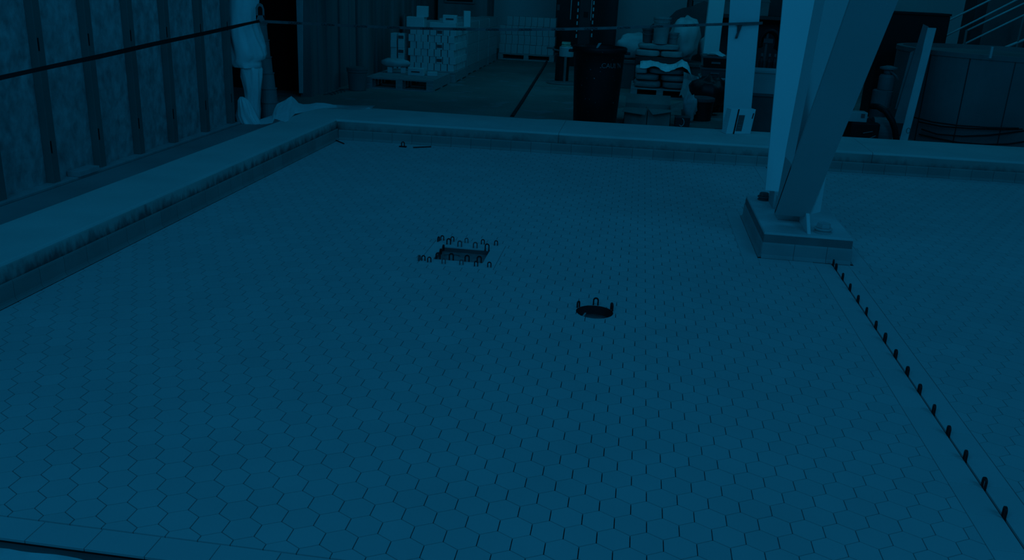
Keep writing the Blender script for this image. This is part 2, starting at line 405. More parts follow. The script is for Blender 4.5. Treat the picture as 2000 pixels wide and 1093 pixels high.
def mid(z):                                     # plan section of the middle member at height z: narrow side strip, then a broad face turned to the left
    yb_ = 5.70-.245*(z-.40) if z > .40 else 5.70
    yf = min(yb_-.02, 5.39-.237*(z-.615)) if z > .615 else 5.39
    return [(XL, yb_+.02, z), (XL+.004, yf, z), (XR-.01, yf+.30, z), (XR-.03, yf+.42, z), (XL+.03, yb_+.20, z)]
MB().loft([mid(z) for z in (.62, 1.0, 1.57, 2.2, ZT)]).build('middle_member', STEEL, col, bevel=.002)
MB().prism([(XL, 5.664, .63), (XL, 5.712, .40), (XL, 5.740, .245), (XL, 5.722, .245), (XL, 5.405, .60), (XL, 5.40, .63)], (.05, 0, 0)).build('middle_web', STEELB, col, bevel=.002)
MB().prism([D(1585, 418, 5.76), D(1613, 345, 5.90), D(1602, 414, 5.80)], (.004, .015, 0)).build('side_gusset', STEEL, col, bevel=.001)
A0, A1, AZ = 6.22, 6.61, 1.55
def ya(z): return A0+(A1-A0)*(z-.30)/(AZ-.30)
member([(ya(.285), .285), (ya(ZT), ZT), (ya(ZT)+.024, ZT), (ya(.285)+.024, .285)], 'rear_flange', STEEL, .967, 1.20)
member([(ya(.285)+.025, .285), (ya(ZT)+.025, ZT), (ya(ZT)+.20, ZT), (ya(.285)+.15, .285)], 'rear_web', STEEL, 1.07, 1.09)
member([(ya(.285)+.152, .285), (ya(ZT)+.202, ZT), (ya(ZT)+.226, ZT), (ya(.285)+.176, .285)], 'rear_back_flange', STEEL, 1.03, 1.20)
MB().prism([(1.160, 5.56, .166), (1.160, 5.70, .27), (1.160, 6.40, .29), (1.160, 6.35, .166)], (.022, 0, 0)).build('base_gusset', STEEL, col, bevel=.002)
MB().box(1.03, 1.16, 6.20, 6.42, .166, .286).build('base_stub', STEELB, col, bevel=.003)
MB().box(1.02, 1.16, 5.88, 6.05, .166, .30).build('base_stub', STEELB, col, bevel=.003)
def hexnut(c, r, h, name, m):
    o = MB(); o.lathe([(r*1.2, 0), (r*1.2, .008), (r*.95, .010), (r*.95, .018), (r*1.25, .020), (r*1.25, .030)], c, 28); o.prism([(c[0]+r*math.cos(i*PI/3+.2), c[1]+r*math.sin(i*PI/3+.2), c[2]+.031) for i in range(6)], (0, 0, h))
    o.lathe([(r*.8, .031+h), (r*.8, .035+h)], c, 20); return o.build(name, m, col, bevel=.003)
hexnut((1.268, 5.64, .166), .046, .026, 'anchor_nut', STEELB)
hexnut((1.000, 6.45, .166), .036, .020, 'anchor_nut', GREYD)

# ------------------------------------------------------------------ shims
def shim_mesh():
    m = MB(); t = .0035; w = .0125; n = 10; h = .034
    outer = [(-w, -.006)] + [(-w*math.cos(PI*i/n), h-w+w*math.sin(PI*i/n)) for i in range(n+1)] + [(w, -.006)]
    wi = w*.52
    inner = [(-wi, -.006)] + [(-wi*math.cos(PI*i/n), h-w+wi*math.sin(PI*i/n)) for i in range(n+1)] + [(wi, -.006)]
    rings = [[(a[0], -t, a[1]), (a[0], t, a[1]), (b[0], t, b[1]), (b[0], -t, b[1])] for a, b in zip(outer, inner)]
    return m.loft(rings)
shim0 = shim_mesh().build('horseshoe_shim', SHIM, org=(0, 0, 0), bevel=.0008, seg=1)
shim0.data.materials.append(SHIM)
tag(shim0, '', 'shim')
first = [True]
shimg = shim0.data.copy(); shimg.materials.clear(); shimg.materials.append(SHIMG)
def put_shim(p, rz, label, group=None, grey=False, s=1.0, tilt=0.0):
    if first[0]: o = shim0; first[0] = False
    else: o = shim0.copy(); COL.objects.link(o)
    if grey: o.data = shimg
    o.location = (p[0], p[1], max(0, p[2] if len(p) > 2 else 0)); o.rotation_euler = (tilt, 0, rz); o.scale = (s, s, s); o['label'] = label
    if group: o['group'] = group
    elif 'group' in o: del o['group']
    return o
ords = ['first', 'second', 'third', 'fourth', 'fifth', 'sixth', 'seventh', 'eighth', 'ninth', 'tenth', 'eleventh', 'twelfth', 'thirteenth', 'fourteenth', 'fifteenth', 'sixteenth']
ys = [5.470, 5.386, 5.195, 4.998, 4.797, 4.602, 4.4, 4.22, 4.025, 3.829, 3.642, 3.446, 3.262, 3.07, 2.88, 2.697]
for i, y in enumerate(ys):
    s = 1.18 if i != 7 else 1.35
    put_shim((1.3255, y, 0), PI/2+random.uniform(-.12, .12), 'black horseshoe shim in the open tile joint, %s counted from the pedestal' % ords[i], 'shims in the long open joint', s=s)
z4 = lambda x, y: F(790+x/9.09, 440+y/9.09)
G2 = 'shims around the square drain'
back = [(670, 265), (850, 285), (1100, 310), (1390, 335), (1625, 355)]
for i, a in enumerate(back):
    put_shim(z4(*a), .1, 'dark shim in the outer joint behind the square drain, %s from its left' % ords[i], G2, i == 2)
put_shim(z4(605, 285), PI/2-.3, 'dark shim turned edge-on at the far left corner of the drain surround', G2)
for i, a in enumerate([(785, 337), (980, 378), (1255, 403), (1465, 432)]):
    put_shim(z4(*a), .1, 'shim on the far rim of the square drain opening, %s from left' % ords[i], G2, i in (1, 2), 1.2)
put_shim(z4(690, 432), PI/2-.2, 'dark horseshoe shim on the left rim of the drain opening, farther of two', G2)
put_shim(z4(640, 505), PI/2-.2, 'dark horseshoe shim on the left rim of the drain opening, nearer of two', G2)
for i, a in enumerate([(595, 598), (830, 610), (1110, 642), (1325, 660)]):
    put_shim(z4(*a), .1, 'black shim on the near rim of the square drain opening, %s from left' % ords[i], G2, s=1.25)
for i, a in enumerate([(335, 625), (440, 652), (695, 680), (1010, 698), (1270, 725), (1505, 742)]):
    put_shim(z4(*a), .1, 'dark shim in the outer joint before the square drain, %s from its left' % ords[i], G2, i in (2, 3))
put_shim(z4(262, 622), PI/2-.3, 'dark shim turned edge-on at the near left corner of the drain surround', G2, True)
put_shim((HX, HY+HR+.006, 0), 0, 'black horseshoe shim standing on the far rim of the round floor hole', s=1.25)
put_shim((HX-.088, HY+.046, 0), PI/2-.5, 'black horseshoe shim on the left rim of the round floor hole', s=1.05)
put_shim((HX+.086, HY+.045, 0), PI/2+.35, 'black horseshoe shim on the right rim of the round floor hole', s=1.25)
# bits along the far tile band
p = F(787, 287); ra = put_shim((p.x, p.y, .004), 0, 'dark tile shim standing on a small foot against the far tile band', s=1.5)
f = MB().box(p.x-.035, p.x+.035, p.y-.02, p.y+.015, 0, .010).build('shim_foot', SHIM); f.parent = ra; f.matrix_parent_inverse = Matrix.LocRotScale(ra.location, ra.rotation_euler, ra.scale).inverted()
a, b = F(807, 289), F(842, 287.5)
tag(MB().tube([a+Vector((0, 0, .006)), b+Vector((0, 0, .006))], .006).build('short_rod', SHIM, org=a), 'short black rod lying beside the far tile band', 'rod')
a, b = F(655, 274.5), F(672, 281.5)
tag(MB().tube([a+Vector((0.01, -.01, .006)), b+Vector((0, 0, .006))], .006).build('short_rod', SHIM, org=a), 'short black rod lying in the far left corner of the basin', 'rod')

# ------------------------------------------------------------------ drain and hole
dr = thing('floor_drain_box', 'square recessed floor drain with a pale tile surround and a ring of shims', 'drain', (-.95, 5.05, 0))
x0, x1, y0, y1 = DR; a0, a1, b0, b1 = -1.105, -.805, 4.908, 5.187; g = .003
m = MB()
for bx in ((x0+g, x1-g, y0+g, b0), (x0+g, x1-g, b1, y1-g), (x0+g, a0, b0+g, b1-g), (a1, x1-g, b0+g, b1-g)): m.box(*bx, -TH, .0004)
m.build('surround', BORD, dr, bevel=.001, seg=1)
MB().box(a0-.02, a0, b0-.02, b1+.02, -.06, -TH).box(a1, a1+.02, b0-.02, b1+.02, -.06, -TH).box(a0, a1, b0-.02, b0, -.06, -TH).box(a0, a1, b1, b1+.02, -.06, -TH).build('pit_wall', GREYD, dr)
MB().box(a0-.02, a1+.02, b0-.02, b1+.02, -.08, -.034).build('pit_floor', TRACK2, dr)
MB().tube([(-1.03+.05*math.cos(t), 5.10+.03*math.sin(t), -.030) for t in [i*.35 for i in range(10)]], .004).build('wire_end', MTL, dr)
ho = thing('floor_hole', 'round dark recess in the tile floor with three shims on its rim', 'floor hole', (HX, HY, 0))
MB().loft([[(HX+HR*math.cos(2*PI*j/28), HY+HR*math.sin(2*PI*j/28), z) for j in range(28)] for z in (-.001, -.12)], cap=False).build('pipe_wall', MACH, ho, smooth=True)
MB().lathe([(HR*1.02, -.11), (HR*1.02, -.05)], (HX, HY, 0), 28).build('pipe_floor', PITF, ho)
MB().hexa([(HX-.066, HY-.062, -.02), (HX-.058, HY-.062, -.02), (HX-.058, HY-.058, -.02), (HX-.066, HY-.058, -.02)], [(HX-.052, HY+.05, -.03), (HX-.044, HY+.05, -.03), (HX-.044, HY+.054, -.03), (HX-.052, HY+.054, -.03)]).build('loose_strip', TOTE, ho)

# ------------------------------------------------------------------ left clutter: wrapped post, duct, film, tape
a = F(147, 342, .028); b = F(178, 346, .028)
tag(MB().box(-4.255, -4.150, 6.10, 6.36, .023, .062).build('wood_offcut', TRACK, org=(-4.2, 6.25, .028), bevel=.002), 'short wood offcut lying on the wall track beside the second full stud', 'offcut')

def drape(levels, Y, n=72, fold=.02, dep=.14, seed=0):
    rings = []
    for (py, xl, xr, k) in levels:
        L_, R_ = D(xl, py, Y), D(xr, py, Y); c = (L_+R_)/2; hw = (R_-L_).length/2; ring = []
        for j in range(n):
            t = 2*PI*j/n; f = 1+k*(.45*abs(math.sin(3*t+seed+c.z*4))+.35*abs(math.sin(5.5*t+2*seed-c.z*7))**.6+.6*noise.noise(Vector((3*math.cos(t)+c.z*3, 3*math.sin(t), c.z*4+seed)))-.5)*.34
            ring.append((c.x+hw*f*math.cos(t), c.y+min(dep, hw*1.1)*f*math.sin(t), c.z))
        rings.append(ring)
    return rings
dp = thing('wrapped_post', 'post wrapped in milky plastic sheeting, bulging above a tight gather, by the dark doorway', 'wrapped post', D(490, 242, 9.17))
lv = [(-260, 440, 497, .4), (-120, 442, 500, .5), (0, 445, 503, .5), (25, 444, 501, .5), (50, 443, 503, .6), (70, 442, 510, .8), (88, 441, 516, .9), (104, 443, 518, .9), (113, 445, 515, .7), (117, 447, 507, .5), (123, 450, 508, .5), (130, 456, 508, .6), (131, 462, 506, .6)]
MB().loft(drape(lv, 9.17), cap=True).build('upper_wrap', FILM, dp, smooth=True)
lv = [(126, 466, 505, .6), (134, 470, 508, .9), (150, 473, 508, 1.1), (175, 479, 508, 1.2), (195, 482, 507, 1.2), (215, 484, 507, 1.0), (236, 486, 507, .8), (246, 487, 507, .6)]
MB().loft(drape(lv, 9.17, dep=.10, seed=2)).build('lower_wrap', FILM, dp, smooth=True)
lv = [(189, 469, 474, 1), (196, 467, 485, 1.2), (210, 465, 492, 1.4), (225, 464, 497, 1.4), (238, 467, 506, 1.2), (245, 470, 515, 1), (247, 476, 512, .6)]
MB().loft(drape(lv, 9.06, dep=.06, seed=4)).build('gathered_skirt', FILM, dp, smooth=True)

du = thing('segmented_duct', 'grey duct of stacked tapered sections standing behind the wrapped post', 'duct', D(522, 222, 9.5))
for py0, py1, xc0, xc1, r0_, r1_ in ((45, 77, 503, 507, 15, 16.5), (77, 110, 507, 511, 15.5, 17), (110, 141, 511, 515, 16, 18), (141, 171, 514, 519, 17, 19), (171, 198, 518, 523, 18, 19.5), (198, 232, 522, 527, 18.5, 20)):
    A, B = D(xc1, py1, 9.5), D(xc0, py0, 9.5); k = 9.6/FPX
    MB().lathe([(r1_*k, 0), (r1_*k*.99, .01), (r0_*k, B.z-A.z-.012), (r0_*k+.008, B.z-A.z-.008), (r0_*k+.008, B.z-A.z), (r0_*k-.01, B.z-A.z)], A, 24).build('duct_section', DUCT, du, smooth=False)
br = thing('hook_bracket', 'small dark hook bracket at the doorway where the barrier tape is tied', 'bracket', D(507, 42, 9.0))
m = MB()
fr = [(500, 40), (499, 15), (502, 8), (508, 6), (513, 9), (516, 18), (517, 40)]; fi = [(504, 30), (503.5, 16), (505, 13), (508, 12), (511, 14), (512.5, 18), (513, 30)]
m.loft([[D(a[0], a[1], 9.0), D(b[0], b[1], 9.0), D(b[0], b[1], 9.03), D(a[0], a[1], 9.03)] for a, b in zip(fr, fi)])
m.hexa([D(500, 30, 9.0), D(517, 30, 9.0), D(517, 30, 9.03), D(500, 30, 9.03)], [D(500, 41, 9.0), D(517, 41, 9.0), D(517, 41, 9.03), D(500, 41, 9.03)])
m.build('hook_frame', DUCT, br); MB().hexa([D(503, 13, 9.012), D(513, 13, 9.012), D(513, 13, 9.02), D(503, 13, 9.02)], [D(503, 31, 9.012), D(513, 31, 9.012), D(513, 31, 9.02), D(503, 31, 9.02)]).build('hook_back', DARK, br)

def sheet(mb, cols, th=.004):     # cols: list of columns of points, solid thin
    n = len(cols[0]); off = Vector((0, th, -th*.5))
    b = len(mb.v)
    for c in cols: mb.v += [Vector(p) for p in c]
    for c in cols: mb.v += [Vector(p)+off for p in c]
    N = len(cols)*n
    for i in range(len(cols)-1):
        for j in range(n-1):
            q = [b+i*n+j, b+(i+1)*n+j, b+(i+1)*n+j+1, b+i*n+j+1]; mb.f.append(q); mb.f.append([x+N for x in q[::-1]])
    rim = [i*n for i in range(len(cols))]+[(len(cols)-1)*n+j for j in range(1, n)]+[i*n+n-1 for i in range(len(cols)-2, -1, -1)]+[j for j in range(n-2, 0, -1)]
    for i in range(len(rim)): a, c = rim[i], rim[(i+1) % len(rim)]; mb.f.append([b+a, b+a+N, b+c+N, b+c])
cf = thing('crumpled_film', 'crumpled pale plastic sheeting with a pointed fold on the far left curb corner', 'plastic sheeting', F(600, 225, .2))
tops = [(508, 243, 233, 8.55), (520, 242, 229, 8.62), (532, 240, 225, 8.7), (536, 232, 212, 8.75), (541, 233, 203, 8.8), (549, 236, 199, 8.85), (556, 238, 196, 8.9), (563, 236, 191, 8.95), (569, 228, 187.5, 9.0), (576, 222, 193, 9.05), (583, 221, 201, 9.1), (592, 219, 203.5, 9.2), (605, 216, 203, 9.25), (618, 213, 200.5, 9.3), (632, 211, 201, 9.35), (645, 210, 203, 9.38), (658, 210, 206, 9.4)]
cols = []
for i, (x, yb_, yt, Y) in enumerate(tops):
    c = []
    B = F(x, yb_, .203); Tt = D(x, yt, Y)
    for j in range(7):
        t = j/6; q = B.lerp(Tt, t); q.y += .02*math.sin(i*1.9+j*1.3)*(1 if 0 < j < 6 else 0); c.append(q)
    cols.append(c)
m = MB(); sheet(m, cols); m.build('film_fold', FILM, cf)
m = MB(); cols = []
for x in range(640, 732, 8):
    Y = 9.40; w = .5+.5*math.sin((x-640)/92*PI*2.5)
    cols.append([F(x, 214-2*w, .202), D(x, 211-2*w, 9.36), D(x, 206.5+(x-640)*.055-3*w, 9.44), Vector(F(x, 208, .16))+Vector((0, .1, 0))])
sheet(m, cols); m.build('film_edge', FILM2, cf)

# barrier tape
def ribbon(path, hgt, twist, n=6):
    rings = []
    for i, p in enumerate(path):
        t = (Vector(path[min(i+1, len(path)-1)])-Vector(path[max(i-1, 0)])).normalized()
        up = Vector((0, 0, 1)); e = t.cross(up).normalized(); a = twist(i/(len(path)-1))
        w = up*math.cos(a)+e*math.sin(a); q = e*math.cos(a)-up*math.sin(a)
        h = hgt; rings.append([p+w*h+q*.0012, p-w*h+q*.0012, p-w*h-q*.0012, p+w*h-q*.0012])
    return MB().loft(rings)
left = [(-90, 172, 3.9), (0, 152, 4.6), (100, 130, 5.2), (200, 109, 5.9), (300, 86, 6.7), (400, 65, 7.6), (445, 55, 8.05), (475, 48, 8.5), (500, 42.5, 8.9), (506, 41.5, 8.97)]
pth = []
for (x, y, Y), (x2, y2, Y2) in zip(left, left[1:]):
    for k in range(6): t = k/6; pth.append(D(x+(x2-x)*t, y+(y2-y)*t, Y+(Y2-Y)*t))
pth.append(D(506, 41.5, 8.97))
tag(ribbon(pth, .0165, lambda t: .5*math.sin(9*t)).build('barrier_tape', CABLE, org=pth[-1]), 'dark twisted barrier tape stretched along the stud wall to the wrapped post', 'barrier tape')
bk = [(508, 41.5), (600, 46), (700, 51), (800, 54.8), (900, 57), (1000, 58), (1100, 57), (1200, 54.5), (1300, 51), (1380, 48.3), (1440, 46.5), (1488, 45)]
def btp(u):   # u in 0..1 along
    x = 508+u*(1488-508)
    for (xa, ya_), (xb, yb2) in zip(bk, bk[1:]):
        if x <= xb+1e-6: t = (x-xa)/(xb-xa); yy = ya_+(yb2-ya_)*t; break
    return D(x, yy, 9.0+.88*u)
P = [btp(i/80) for i in range(81)]
bt = thing('barrier_tape', 'printed caution tape sagging across the hall from the doorway to the white post', 'barrier tape', P[-1])
ribbon(P, .014, lambda t: .25*math.sin(7*t)).build('tape_strip', TAPEL, bt)
totl = (P[-1]-P[0]).length
for i in range(13):
    u0_ = .07+i*.0655
    if u0_ > .93: break
    def wp(co_, u0_=u0_):
        u = u0_+co_.x/totl; p = btp(min(max(u, 0), 1)); return Vector((p.x, p.y-.006-co_.z, p.z-.003+co_.y))
    lettering('CAUTION', .030, INK, bt, None, wp)
# tape wrapped on the post with a loose tail is built with the post below

# ------------------------------------------------------------------ cartons and pallets
def pallet(name, label, x0, x1, y0, y1, h, group=None):
    t = thing(name, label, 'pallet', ((x0+x1)/2, y0, 0), group)
    m = MB(); n = 7; w = (y1-y0)/n
    for i in range(n): m.box(x0, x1, y0+i*w, y0+i*w+w*.82, h-.022, h)
    m.build('deck_board', WOOD, t)
    s = MB()
    for xc in (x0+.05, (x0+x1)/2, x1-.05): s.box(xc-.05, xc+.05, y0+.005, y1-.005, .02, h-.022)
    s.build('stringer', WOOD, t); b = MB()
    for i in (0, 3, 6): b.box(x0, x1, y0+i*w, y0+i*w+w*.82, 0, .02)
    b.build('bottom_board', WOOD, t); return t
PX0, PX1 = -3.92, -2.905
pallet('pallet', 'nearly empty wooden pallet at the front of the carton row', PX0, PX1, 12.70, 13.90, .165)
pallet('pallet', 'wooden pallet under the neat stack of small white cartons', PX0-.04, PX1+.05, 14.06, 15.16, .165)
names = ['first', 'second', 'last']
for i in range(3):
    y0_ = 15.27+i*1.1
    pallet('pallet', 'wooden pallet under wrapped cartons, %s of those behind the neat stack' % names[i], PX0+.02, PX1+.01, y0_, y0_+1.05, .15)
c0 = None
def carton_proto(name, sx, sy2, sz, m, label, cat, group, flap=True):
    b = MB().box(-sx/2, sx/2, 0, sy2, 0, sz)
    o = b.build(name, m, org=(0, 0, 0), bevel=.003, seg=1)
    tag(o, label, cat, group)
    return o
def place(o, first_, loc, rz=0):
    c = o if first_ else o.copy()
    if not first_: COL.objects.link(c)
    c.location = loc; c.rotation_euler = (0, 0, rz); return c
GB = 'white tile cartons in the neat stack'
cA = carton_proto('tile_carton', .097, .24, .1085, CART, 'small white tile carton in the neat stack behind the nearly empty pallet', 'carton', GB)
cB = carton_proto('tile_carton', .097, .24, .1085, CART, 'small white tile carton with a dark printed label, in or beside the neat stack', 'carton', GB)
lb = MB().box(-.042, .042, -.0025, .0, .030, .078).build('printed_label', PRINT, cB)
fa = fb = True
SX0, SZ0, SY = -3.655, .166, 14.14
labels_at = {(4, 1), (4, 3), (4, 5)}
for r in range(6):
    for k in range(7):
        x = SX0+.052+k*.1085+(.03 if r % 2 else 0)+random.uniform(-.003, .003)
        loc = (x, SY+random.uniform(0, .015), SZ0+r*.1095)
        if (k, r) in labels_at:
            c = place(cB, fb, loc)
            if not fb:
                d = lb.copy(); COL.objects.link(d); d.parent = c
            fb = False
        else: place(cA, fa, loc); fa = False
for r in range(6):                                        # right flank of the stack, turned sideways
    for q in range(6):
        place(cA, False, (-2.890+(.02 if r % 2 else 0), SY+.32+q*.112, SZ0+r*.1095), PI/2)
for r in range(5):                                        # lower stack at the left of the neat one
    for k in range(2):
        loc = (-3.888+k*.122, 14.12+random.uniform(0, .02), SZ0+r*.1095)
        if k == 1 and r in (2, 4):
            c = place(cB, False, loc); d = lb.copy(); COL.objects.link(d); d.parent = c
        else: place(cA, False, loc)
def one_carton(label, c, sx, sy2, sz, rz=0, m=CART, tilt=0, mark=False):
    o = MB().box(-sx/2, sx/2, -sy2/2, sy2/2, 0, sz).build('loose_carton', m, org=(0, 0, 0), bevel=.004, seg=1)
    tag(o, label, 'carton')
    MB().box(-sx/2-.001, sx/2+.001, -.012, .012, sz-.0005, sz+.0012).build('seam_tape', BOARD, o)
    if mark: MB().box(-sx*.28, sx*.28, -sy2/2-.0025, -sy2/2, sz*.42, sz*.62).build('printed_mark', PRINT, o)
    o.location = c; o.rotation_euler = (tilt, 0, rz)
    return o
zt = SZ0+6*.1095
one_carton('long white carton lying on top of the neat stack at its left end', (-3.545, 14.27, zt), .28, .22, .155)
one_carton('white carton standing upright on the top left of the carton stack', (-3.45, 14.27, zt+.156), .175, .16, .165, .1)
one_carton('flat white carton lying on top of the neat stack at its right end', (-3.10, 14.27, zt), .42, .2, .085)
one_carton('white carton with a printed mark on the top right of the stack', (-3.0, 14.27, zt+.086), .22, .18, .12, .12, mark=True)
one_carton('tall narrow white carton at the far top right of the stack', (-2.80, 14.62, zt+.02), .11, .12, .25, .3)
one_carton('white carton with a printed mark on the nearly empty pallet', F(812, 147.5, .166)+Vector((0, .08, 0)), .24, .18, .105, -.04, mark=True)
one_carton('flat carton scrap on the nearly empty pallet beside the printed carton', F(842, 148.5, .166)+Vector((0, .08, 0)), .15, .14, .055, .2)
b1 = F(761, 142, .166); b2 = F(786, 143, .166)
one_carton('narrow block under the left end of the slumped sack', b1+Vector((0, .05, 0)), .075, .10, .088)
one_carton('narrow block under the right end of the slumped sack', b2+Vector((0, .05, 0)), .075, .10, .088, .2)
rb = MB(); rings = []; 
for i, (z, sx_, sy_) in enumerate(((.0, .05, .05), (.012, .20, .10), (.055, .225, .12), (.09, .21, .11), (.115, .15, .08), (.125, .02, .02))):
    rings.append([(sx_*(1+.14*math.sin(3*t+i))*math.cos(t), sy_*math.sin(t), z+.012*math.sin(4*t+i)*(1 < i < 5)) for t in [2*PI*j/24 for j in range(24)]])
sb = rb.loft(rings).build('slumped_sack', FILM2, org=(0, 0, 0), smooth=True); sb.location = (b1+b2)/2+Vector((-.03, .05, .0895)); tag(sb, 'slumped pale sack resting on two blocks on the nearly empty pallet', 'sack')
# wrapped cartons on the pallets behind
GW = 'wrapped cartons on the pallets behind the front stack'
cW = carton_proto('wrapped_carton', .20, .33, .18, CART2, 'grey film-wrapped carton in the long pallet row behind the front stack', 'carton', GW)
fw = True
for i in range(3):
    y0_ = 15.27+i*1.1; nz_ = 4
    for r in range(nz_):
        for q in range(5):
            place(cW, fw, (-2.905-.0+.012, y0_+.10+q*.203, .152+r*.183), PI/2); fw = False
    # front row of each load, seen over and past the one before
    for r in range(nz_):
        for k in range(2): place(cW, False, (PX0+.37+k*.21, y0_+.02, .152+r*.183), 0)
# far pallet load
pallet('pallet', 'wooden pallet under the far square load of cartons', -2.93, -1.74, 18.95, 19.93, .13)
GF = 'cartons of the far square load'
cF = carton_proto('stacked_carton', .124, .3, .186, CART2, 'dull grey carton in the far square load before the pale end wall', 'carton', GF)
ff = True
for r in range(4):
    for k in range(9):
        if r == 3 and k < 1: continue
        place(cF, ff, (-2.86+k*.130+(.03 if r % 2 else 0)*.5, 18.98+random.uniform(0, .03), .132+r*.189)); ff = False
# framed hatch on the wall behind the cartons
hb = thing('wall_cabinet', 'dark cabinet behind the carton stack with a pale framed opening', 'cabinet', (-3.6, 17.9, 0))
MB().box(-4.2, -3.16, 18.7, 19.6, 0, 2.4).build('body', PLANK, hb, bevel=.01)
m = MB(); m.box(-4.05, -3.42, 18.66, 18.7, 1.10, 1.13).box(-4.05, -4.01, 18.66, 18.7, 1.13, 1.8).box(-3.46, -3.42, 18.66, 18.7, 1.13, 1.8); m.build('frame', GREYB, hb)
MB().box(-4.01, -3.46, 18.68, 18.699, 1.13, 1.8).build('opening', DARK, hb)

bu = thing('grey_bucket', 'grey lidded bucket standing by the dark sheeting wall left of the front pallet', 'bucket', (-3.95, 12.42, 0))
MB().lathe([(.118, 0), (.125, .01), (.140, .25), (.152, .26), (.152, .285), (.142, .29)], bu.location, 28).build('pail', BUCK, bu, smooth=False)
MB().lathe([(.155, .29), (.157, .32), (.148, .325), (.10, .322)], bu.location, 28).build('lid', BUCK, bu)
m = MB()
for k in range(5):
    a = F(640+k*7, 186-k*2); m.tube([a+Vector((-.06, .02*k, .01)), a+Vector((.02, .03, .02)), a+Vector((.07, -.02*k, .012))], .008, 6)
tag(m.build('offcut_strips', GREYD, org=F(655, 180)), 'loose dark offcut strips on the slab at the foot of the sheeting', 'offcuts', kind='stuff')

# floor cable
m = MB(); ps = [F(1000, 228), F(1020, 198), F(1040, 166), F(1060, 134), F(1075, 108)]
m.loft([[p+Vector((-.026, 0, .001)), p+Vector((-.018, 0, .018)), p+Vector((.018, 0, .018)), p+Vector((.026, 0, .001))] for p in ps])
tag(m.build('floor_cable', CABLE, org=ps[0]), 'flat black cable cover running away across the far slab', 'cable')

# ------------------------------------------------------------------ far machine with slotted rails
fm = thing('storage_cabinet', 'tall dark cabinet standing before the pale end wall', 'cabinet', (-1.19, 20.0, 0))
MB().box(-1.85, -.52, 20.0, 20.6, 0, 2.3).build('body', MACH, fm, bevel=.01)
MB().box(-1.83, -1.22, 19.985, 20.0, .35, 2.25).box(-1.16, -.55, 19.985, 20.0, .35, 2.25).build('door', MACH, fm, bevel=.004)
MB().box(-1.83, -1.77, 19.975, 19.985, 1.02, 1.14).build('lock_plate', BUCK, fm)
ml = thing('slotted_mast', 'black lifting mast with two slotted rails behind the trash bin', 'mast', (-1.12, 18.5, 0))
for xa, xb, xs, ph in ((-1.395, -1.24, -1.265, 0), (-.985, -.86, -.955, .1)):
    rr = MB().box(xa, xb, 18.45, 18.56, 0, 2.2).build('rail', DARK, ml, bevel=.004)
    m = MB()
    for k in range(16): m.box(xs-.012, xs+.012, 18.447, 18.45, .55+k*.125+ph*.3, .62+k*.125+ph*.3)
    m.build('rail_slot', PAPER, rr)
    MB().box(xa-.02, xa-.004, 18.47, 18.5, .9, 2.2).build('side_strip', RAIL, rr)
MB().box(-1.24, -.985, 18.5, 18.53, .2, 2.0).build('back_plate', MACH, ml)
MB().box(-1.15, -1.06, 18.497, 18.5, .95, 1.06).build('plate_hole', DARK, ml)
MB().box(-1.4, -.85, 18.25, 18.6, 0, .42).build('mast_base', DARK, ml, bevel=.01)
sd = thing('drum_stand', 'round-footed stand with a drum tray and a shiny pack left of the trash bin', 'stand', (-1.20, 14.95, 0))
x, y = -1.20, 14.95
MB().lathe([(.27, 0), (.275, .012), (.24, .03), (.03, .045)], (x, y, 0), 32).build('foot', BUCK, sd)
MB().lathe([(.024, .03), (.024, .45)], (x+.03, y-.10, 0), 14).build('pole', MTL, sd)
MB().lathe([(.115, .04), (.115, .44)], (x-.03, y+.07, 0), 20).build('canister', BLACK, sd)
MB().lathe([(.115, .44), (.12, .45), (.12, .585), (.11, .60)], (x+.03, y, 0), 24).build('tray', TOTE, sd)
MB().box(x-.055, x+.10, y-.08, y+.05, .602, .625).box(x-.05, x+.09, y-.07, y+.04, .632, .675).build('pack', TEAL, sd, bevel=.006)
MB().tube([(x-.20, y, .545), (x-.10, y, .53), (x-.02, y, .52)], .016).box(x-.30, x-.18, y-.04, y+.04, .55, .575).build('side_arm', GREYD, sd)

# ------------------------------------------------------------------ trash bin
tb = thing('trash_bin', 'tall black trash bin with white spatter and hand-painted letters behind the far curb', 'bin', (-.43, 10.3, 0))
c = (-.43, 10.3, 0)
MB().lathe([(.235, .0), (.245, .01), (.262, .35), (.280, .70), (.286, .86), (.300, .87), (.310, .885), (.310, .925), (.300, .935), (.286, .93), (.278, .80), (.25, .25), (.23, .03), (0.001, .03)], c, 40, cap=False).build('body', BIN, tb, smooth=True)
m = MB()
for sgn in (-1, 1): m.box(c[0]+sgn*.318-.03, c[0]+sgn*.318+.03, c[1]-.07, c[1]+.07, .86, .885)
m.build('grip', BLACK, tb, bevel=.006)
def wrapbin(co_):
    a = .93+co_.x/.285*1.0; z = .745+co_.y
    R_ = .2835+.0012; ang = -PI/2+ (a-.93)+.62
    return Vector((c[0]+R_*math.cos(ang), c[1]+R_*math.sin(ang), z))
lettering("CAUI 'N", .075, WHITEP, tb, None, wrapbin)
tag(MB().hexa([D(1163, 96, 10.25), D(1166, 96, 10.25), D(1166, 96, 10.27), D(1163, 96, 10.27)], [D(1169, 84, 10.45), D(1175, 84, 10.45), D(1175, 84, 10.47), D(1169, 84, 10.47)]).build('metal_strip', RAIL, org=D(1165, 96, 10.25)), 'thin pale metal strip leaning inside the trash bin', 'strip')

